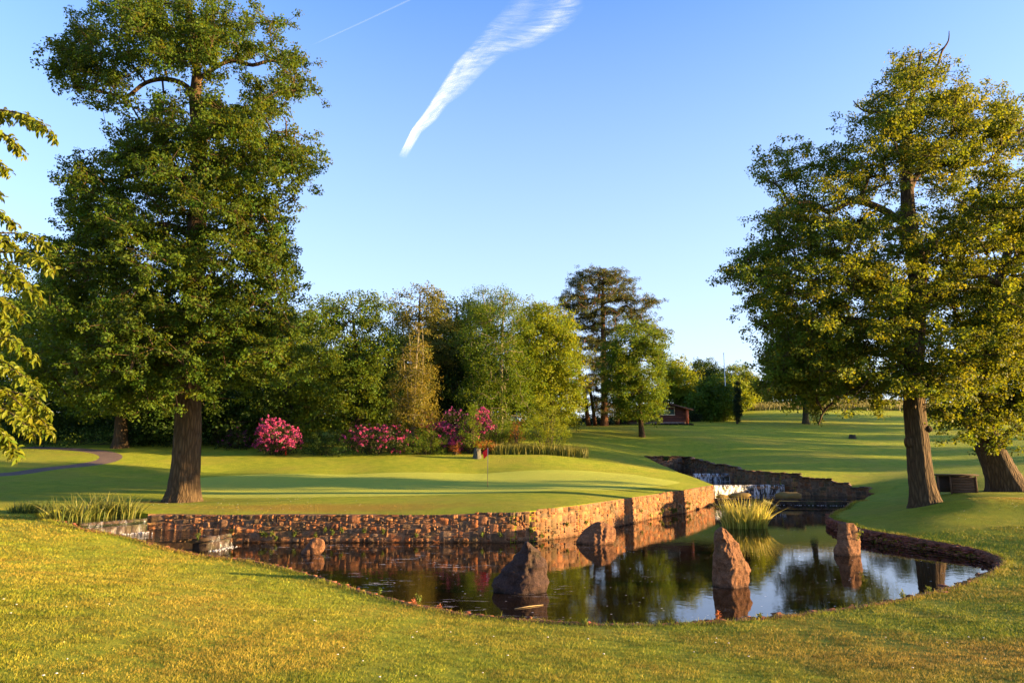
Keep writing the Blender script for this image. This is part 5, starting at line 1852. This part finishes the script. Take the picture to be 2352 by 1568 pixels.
# ------------------------------------------------------------------ log cabin on the rise
def cabin():
    Y0 = 86.0
    a = PY(1578, 968, Y0)          # right front corner
    x1 = a[0]
    x0 = x1 - 7.2
    z = h1(x1 - 2, Y0 + 1) - .1
    topz = PY(1575, 942, Y0)[2]
    t = thing('cabin', (x1 - 3.6, Y0 + 2.5, z), 'small dark red timber cabin with a low pitched roof and wide window', 'cabin')
    RW = m_plain('red_timber', (.09, .03, .022), .7, .25, 5, .4)
    OR = m_plain('sunlit_timber', (.55, .13, .05), .6, .15)  # low sun on the cabin's right end is put into this colour
    TR = m_plain('window_trim', (.55, .48, .36), .5, .1)
    RF = m_plain('roof_felt', (.10, .055, .045), .9, .3, 8, .5)
    DKW = m_plain('stone_base', (.16, .13, .11), .9, .4, 4, .6)
    D = 5.0
    hw = topz - z
    slope = .26
    zr = hw + slope * 3.6
    # wall boards (log courses) on front and right side, body closed
    m = MB()
    bh = .22
    k = 0
    while k * bh < hw:
        zc = z + k * bh + bh / 2
        for (xa, xb) in (((x0, x1),) if not (1.0 < k * bh + .1 < 2.05) else ((x0, x1 - 4.4), (x1 - 1.55, x1))):
            m.box(((xa + xb) / 2, Y0, zc), (xb - xa, .14, bh - .02), 0, (1, 1, 1) if k % 2 else (.86, .86, .86))
        m.box((x1 - .07, Y0 + D / 2, zc), (.14, D - .2, bh - .02), 0, (1.1, 1, 1))
        m.box((x0 + .07, Y0 + D / 2, zc), (.14, D - .2, bh - .02), 0)
        k += 1
    nh = k * bh
    while k * bh < zr:            # gable
        f_ = (zr - k * bh) / (slope * 3.6) * 3.6
        m.box(((x0 + x1) / 2, Y0, z + k * bh + bh / 2), (max(.2, f_ * 2 - .4), .14, bh - .02))
        k += 1
    m.box(((x0 + x1) / 2, Y0 + D, z + hw / 2), (x1 - x0, .12, hw))
    m.build('wall', RW, t)
    m = MB()
    m.box(((x0 + x1) / 2, Y0 + D / 2, z + .02), (x1 - x0 + .3, D + .3, .3))
    m.build('stone_base', DKW, t)
    xm = (x0 + x1) / 2
    for sgn in (-1, 1):
        m = MB()
        A_ = np.array([xm, 0, z + zr + .12])
        B_ = np.array([xm + sgn * 4.25, 0, z + zr + .12 - slope * 4.25])
        V = []
        for yy in (Y0 - .8, Y0 + D + .6):
            for q in (A_, B_):
                for th in (0, .14):
                    V.append((q[0], yy, q[2] + th))
        Fs = [[0, 1, 3, 2], [4, 6, 7, 5], [0, 4, 5, 1], [2, 3, 7, 6], [0, 2, 6, 4], [1, 5, 7, 3]]
        m.add(V, [Fs])
        m.build('roof', RF, t)
    m = MB()
    wx0, wx1, wz0, wz1 = x1 - 4.4, x1 - 1.55, z + 1.05, z + 2.05
    for c, d in ((((wx0 + wx1) / 2, Y0 - .06, wz0), (wx1 - wx0 + .1, .16, .09)), (((wx0 + wx1) / 2, Y0 - .06, wz1), (wx1 - wx0 + .1, .12, .07)), ((wx0, Y0 - .06, (wz0 + wz1) / 2), (.07, .12, .92)), ((wx1, Y0 - .06, (wz0 + wz1) / 2), (.07, .12, .92)),
                 (((wx0 + wx1) / 2 - .3, Y0 - .05, (wz0 + wz1) / 2), (.06, .1, .92))):
        m.box(c, d)
    w = m.build('window', TR, t)
    g = NT('window_glass')
    gm = g.finish(g.bsdf((.05, .09, .07, 1), .05, spec=.8))
    m = MB()
    m.box(((wx0 + wx1) / 2, Y0 + .01, (wz0 + wz1) / 2), (wx1 - wx0 - .05, .02, .95))
    V, f, K = m.data()
    V = V - np.array(t.location)
    obj('pane', mesh_np('pane', V, f, False, K), gm, w)
    m = MB()
    m.box((x1 - .02, Y0 - .35, z + hw / 2), (.28, .28, hw + .1))
    m.build('corner_post', OR, t)
    m = MB()
    m.box((x1 + .08, Y0 + 1.2, z + 1.1), (.08, .9, 2.0))
    m.build('door', OR, t)


cabin()
# a long low planter / kerb of stones in front of the cabin
mb = MB()
rr = np.random.default_rng(9)
for k in range(60):
    x = rr.uniform(1500, 1590)
    p = PY(x, 972, 84.6 + rr.normal() * .2)
    lump(mb, (p[0], p[1], h1(p[0], p[1]) + .05), (rr.uniform(.12, .3), .16, .12), stone_cols() * .5, 0, .2, ICO1)
tag(mb.build('rockery', DARKST), 'low line of dark rocks along the foot of the cabin', 'rockery')

# ------------------------------------------------------------------ contrails
def contrail(name, label, Lp, Rp, dist, dens, seed):
    """sheet of ice cloud high in the sky, facing the low sun"""
    nrm = np.array([.62, -.66, .42])
    nrm /= np.linalg.norm(nrm)
    mid = (np.array(Lp[len(Lp) // 2]) + np.array(Rp[len(Rp) // 2])) / 2
    P0 = CAM + ray(*mid) / np.linalg.norm(ray(*mid)) * dist
    nv, nu = 70, 14
    tl, tr_ = np.linspace(0, 1, len(Lp)), np.linspace(0, 1, len(Rp))
    tv = np.linspace(0, 1, nv)
    lx, ly = np.interp(tv, tl, [p[0] for p in Lp]), np.interp(tv, tl, [p[1] for p in Lp])
    rx, ry = np.interp(tv, tr_, [p[0] for p in Rp]), np.interp(tv, tr_, [p[1] for p in Rp])
    V, K = [], []
    rg = np.random.default_rng(seed)
    for a in range(nv):
        for b in range(nu):
            u = b / (nu - 1)
            x, y = lx[a] * (1 - u) + rx[a] * u, ly[a] * (1 - u) + ry[a] * u
            d = ray(x, y)
            s = ((P0 - CAM) @ nrm) / (d @ nrm)
            V.append(CAM + d * s)
            K.append((u, tv[a], 0))
    V = np.array(V)
    i = np.arange(nv - 1)[:, None] * nu
    j = np.arange(nu - 1)[None]
    Q = np.stack([i + j, i + j + 1, i + nu + j + 1, i + nu + j], -1).reshape(-1, 4)
    t = NT(name + '_ice')
    s = t.n('SeparateColor', {0: t.attr()})
    u, v = s.outputs[0], s.outputs[1]
    if dens > .5:
        vec = t.n('CombineXYZ', {0: t.math('MULTIPLY_ADD', u, 1.6, t.math('MULTIPLY', v, 2.5)), 1: t.math('MULTIPLY_ADD', v, 34, t.math('MULTIPLY', u, -5)), 2: 1.7}).outputs[0]
        n1 = t.noise(vec, 1.0, 7, .68, .9)
        n2 = t.noise(t.n('CombineXYZ', {0: t.math('MULTIPLY', u, 2.2), 1: t.math('MULTIPLY', v, 5), 2: 0.3}).outputs[0], 1.3, 5, .6, .3)
        eL = t.mixc(t.ramp(v, [(.45, 0), (.8, 1)]), t.ramp(u, [(0, 0), (.14, .9), (.5, .6), (.85, .35), (1, 0)]), t.ramp(u, [(0, 0), (.15, .35), (.45, .2), (.78, .9), (1, 0)]))
        eV = t.ramp(v, [(0, 0), (.06, .95), (.3, .9), (.62, .65), (.85, .6), (1, .3)])
        body = t.math('ADD', t.ramp(t.math('ADD', t.math('MULTIPLY', n1, .6), t.math('MULTIPLY', n2, .4)), [(.42, .03), (.64, .9)]), t.ramp(v, [(.05, .7), (.6, .05)]))
        al = t.math('MINIMUM', t.math('MULTIPLY', t.math('MULTIPLY', eL, eV), t.math('MULTIPLY', body, .72)), .66)
    else:
        al = t.math('MULTIPLY', t.ramp(u, [(0, 0), (.5, 1), (1, 0)]), t.math('MULTIPLY', t.ramp(v, [(0, 0), (.2, 1), (1, 1)]), dens))
    d = t.n('BsdfDiffuse', {'Color': (.42, .53, .80, 1)}).outputs[0]
    tl_ = t.n('BsdfTranslucent', {'Color': (.42, .53, .80, 1)}).outputs[0]
    w = t.n('MixShader', {0: .4, 1: d, 2: tl_}).outputs[0]
    sh = t.n('MixShader', {0: al, 1: t.n('BsdfTransparent').outputs[0], 2: w}).outputs[0]
    o = obj(name, mesh_np(name, V, [Q], True, np.array(K)), t.finish(sh))
    o.visible_shadow = True
    return tag(o, label, 'cloud')


contrail('contrail', 'broad feathery white vapour trail curving up through the blue sky', [(914, 360), (945, 297), (977, 254), (1009, 202), (1043, 145), (1080, 106), (1117, 58), (1147, 30), (1176, -8), (1200, -40)],
         [(933, 366), (968, 305), (1002, 278), (1030, 240), (1070, 212), (1108, 170), (1155, 130), (1225, 110), (1305, 66), (1345, 20), (1330, -40)], 5200, 1, 1)
contrail('contrail', 'thin faint straight vapour trail at the upper left of the sky', [(712, 104), (830, 50), (960, -12)], [(714, 107), (832, 54), (963, -7)], 6500, .10, 2)

# ------------------------------------------------------------------ light, sky, camera
sc = bpy.context.scene
w = bpy.data.worlds.new('World')
sc.world = w
w.use_nodes = True
nt = w.node_tree
sky = nt.nodes.new('ShaderNodeTexSky')
sky.sky_type = 'NISHITA'
sky.sun_disc = False
sky.sun_elevation = SUN_EL
sky.sun_rotation = SUN_AZ
sky.altitude = 100
sky.air_density = 1.0
sky.dust_density = 1.0
sky.ozone_density = 2.0
hs = nt.nodes.new('ShaderNodeHueSaturation')
hs.inputs['Saturation'].default_value = SKY_SAT
hs.inputs['Hue'].default_value = SKY_HUE
nt.links.new(sky.outputs[0], hs.inputs['Color'])
# camera white balance of the sky and the paler air near the horizon
mu = nt.nodes.new('ShaderNodeMix')
mu.data_type, mu.blend_type = 'RGBA', 'MULTIPLY'
mu.inputs[0].default_value = 1
mu.inputs[7].default_value = (1.02, .92, 1.22, 1)
nt.links.new(hs.outputs[0], mu.inputs[6])
tcw = nt.nodes.new('ShaderNodeTexCoord')
sx = nt.nodes.new('ShaderNodeSeparateXYZ')
nt.links.new(tcw.outputs['Generated'], sx.inputs[0])
rp = nt.nodes.new('ShaderNodeValToRGB')
rp.color_ramp.elements[0].position, rp.color_ramp.elements[0].color = 0.0, (.75, .75, .75, 1)
rp.color_ramp.elements[1].position, rp.color_ramp.elements[1].color = .62, (0, 0, 0, 1)
nt.links.new(sx.outputs[2], rp.inputs[0])
hz = nt.nodes.new('ShaderNodeMix')
hz.data_type = 'RGBA'
nt.links.new(rp.outputs[0], hz.inputs[0])
nt.links.new(mu.outputs[2], hz.inputs[6])
hz.inputs[7].default_value = (1.45, 1.68, 2.05, 1)
nt.links.new(hz.outputs[2], nt.nodes['Background'].inputs[0])
nt.nodes['Background'].inputs[1].default_value = SKY_STR
s = bpy.data.lights.new('sun', 'SUN')
s.energy = SUN_STR
s.angle = R(.55)
s.color = SUN_COL
so = bpy.data.objects.new('sun', s)
C.objects.link(so)
so.rotation_euler = Vector(SUN.tolist()).to_track_quat('Z', 'Y').to_euler()
cam = bpy.data.cameras.new('camera')
cam.lens = 24
cam.sensor_width = 36
cam.clip_end = 30000
cam.clip_start = .1
co = bpy.data.objects.new('camera', cam)
C.objects.link(co)
co.location = (0, 0, CAMZ)
co.rotation_euler = (math.pi / 2 + PITCH, 0, 0)
sc.camera = co
sc.view_settings.view_transform = 'Standard'
sc.view_settings.look = 'None'
sc.view_settings.exposure = EXPOSURE
sc.view_settings.gamma = 1
sc.cycles.max_bounces = 8
sc.cycles.transparent_max_bounces = 12
sc.cycles.use_adaptive_sampling = True
sc.cycles.sample_clamp_indirect = 6
sc.cycles.use_denoising = True
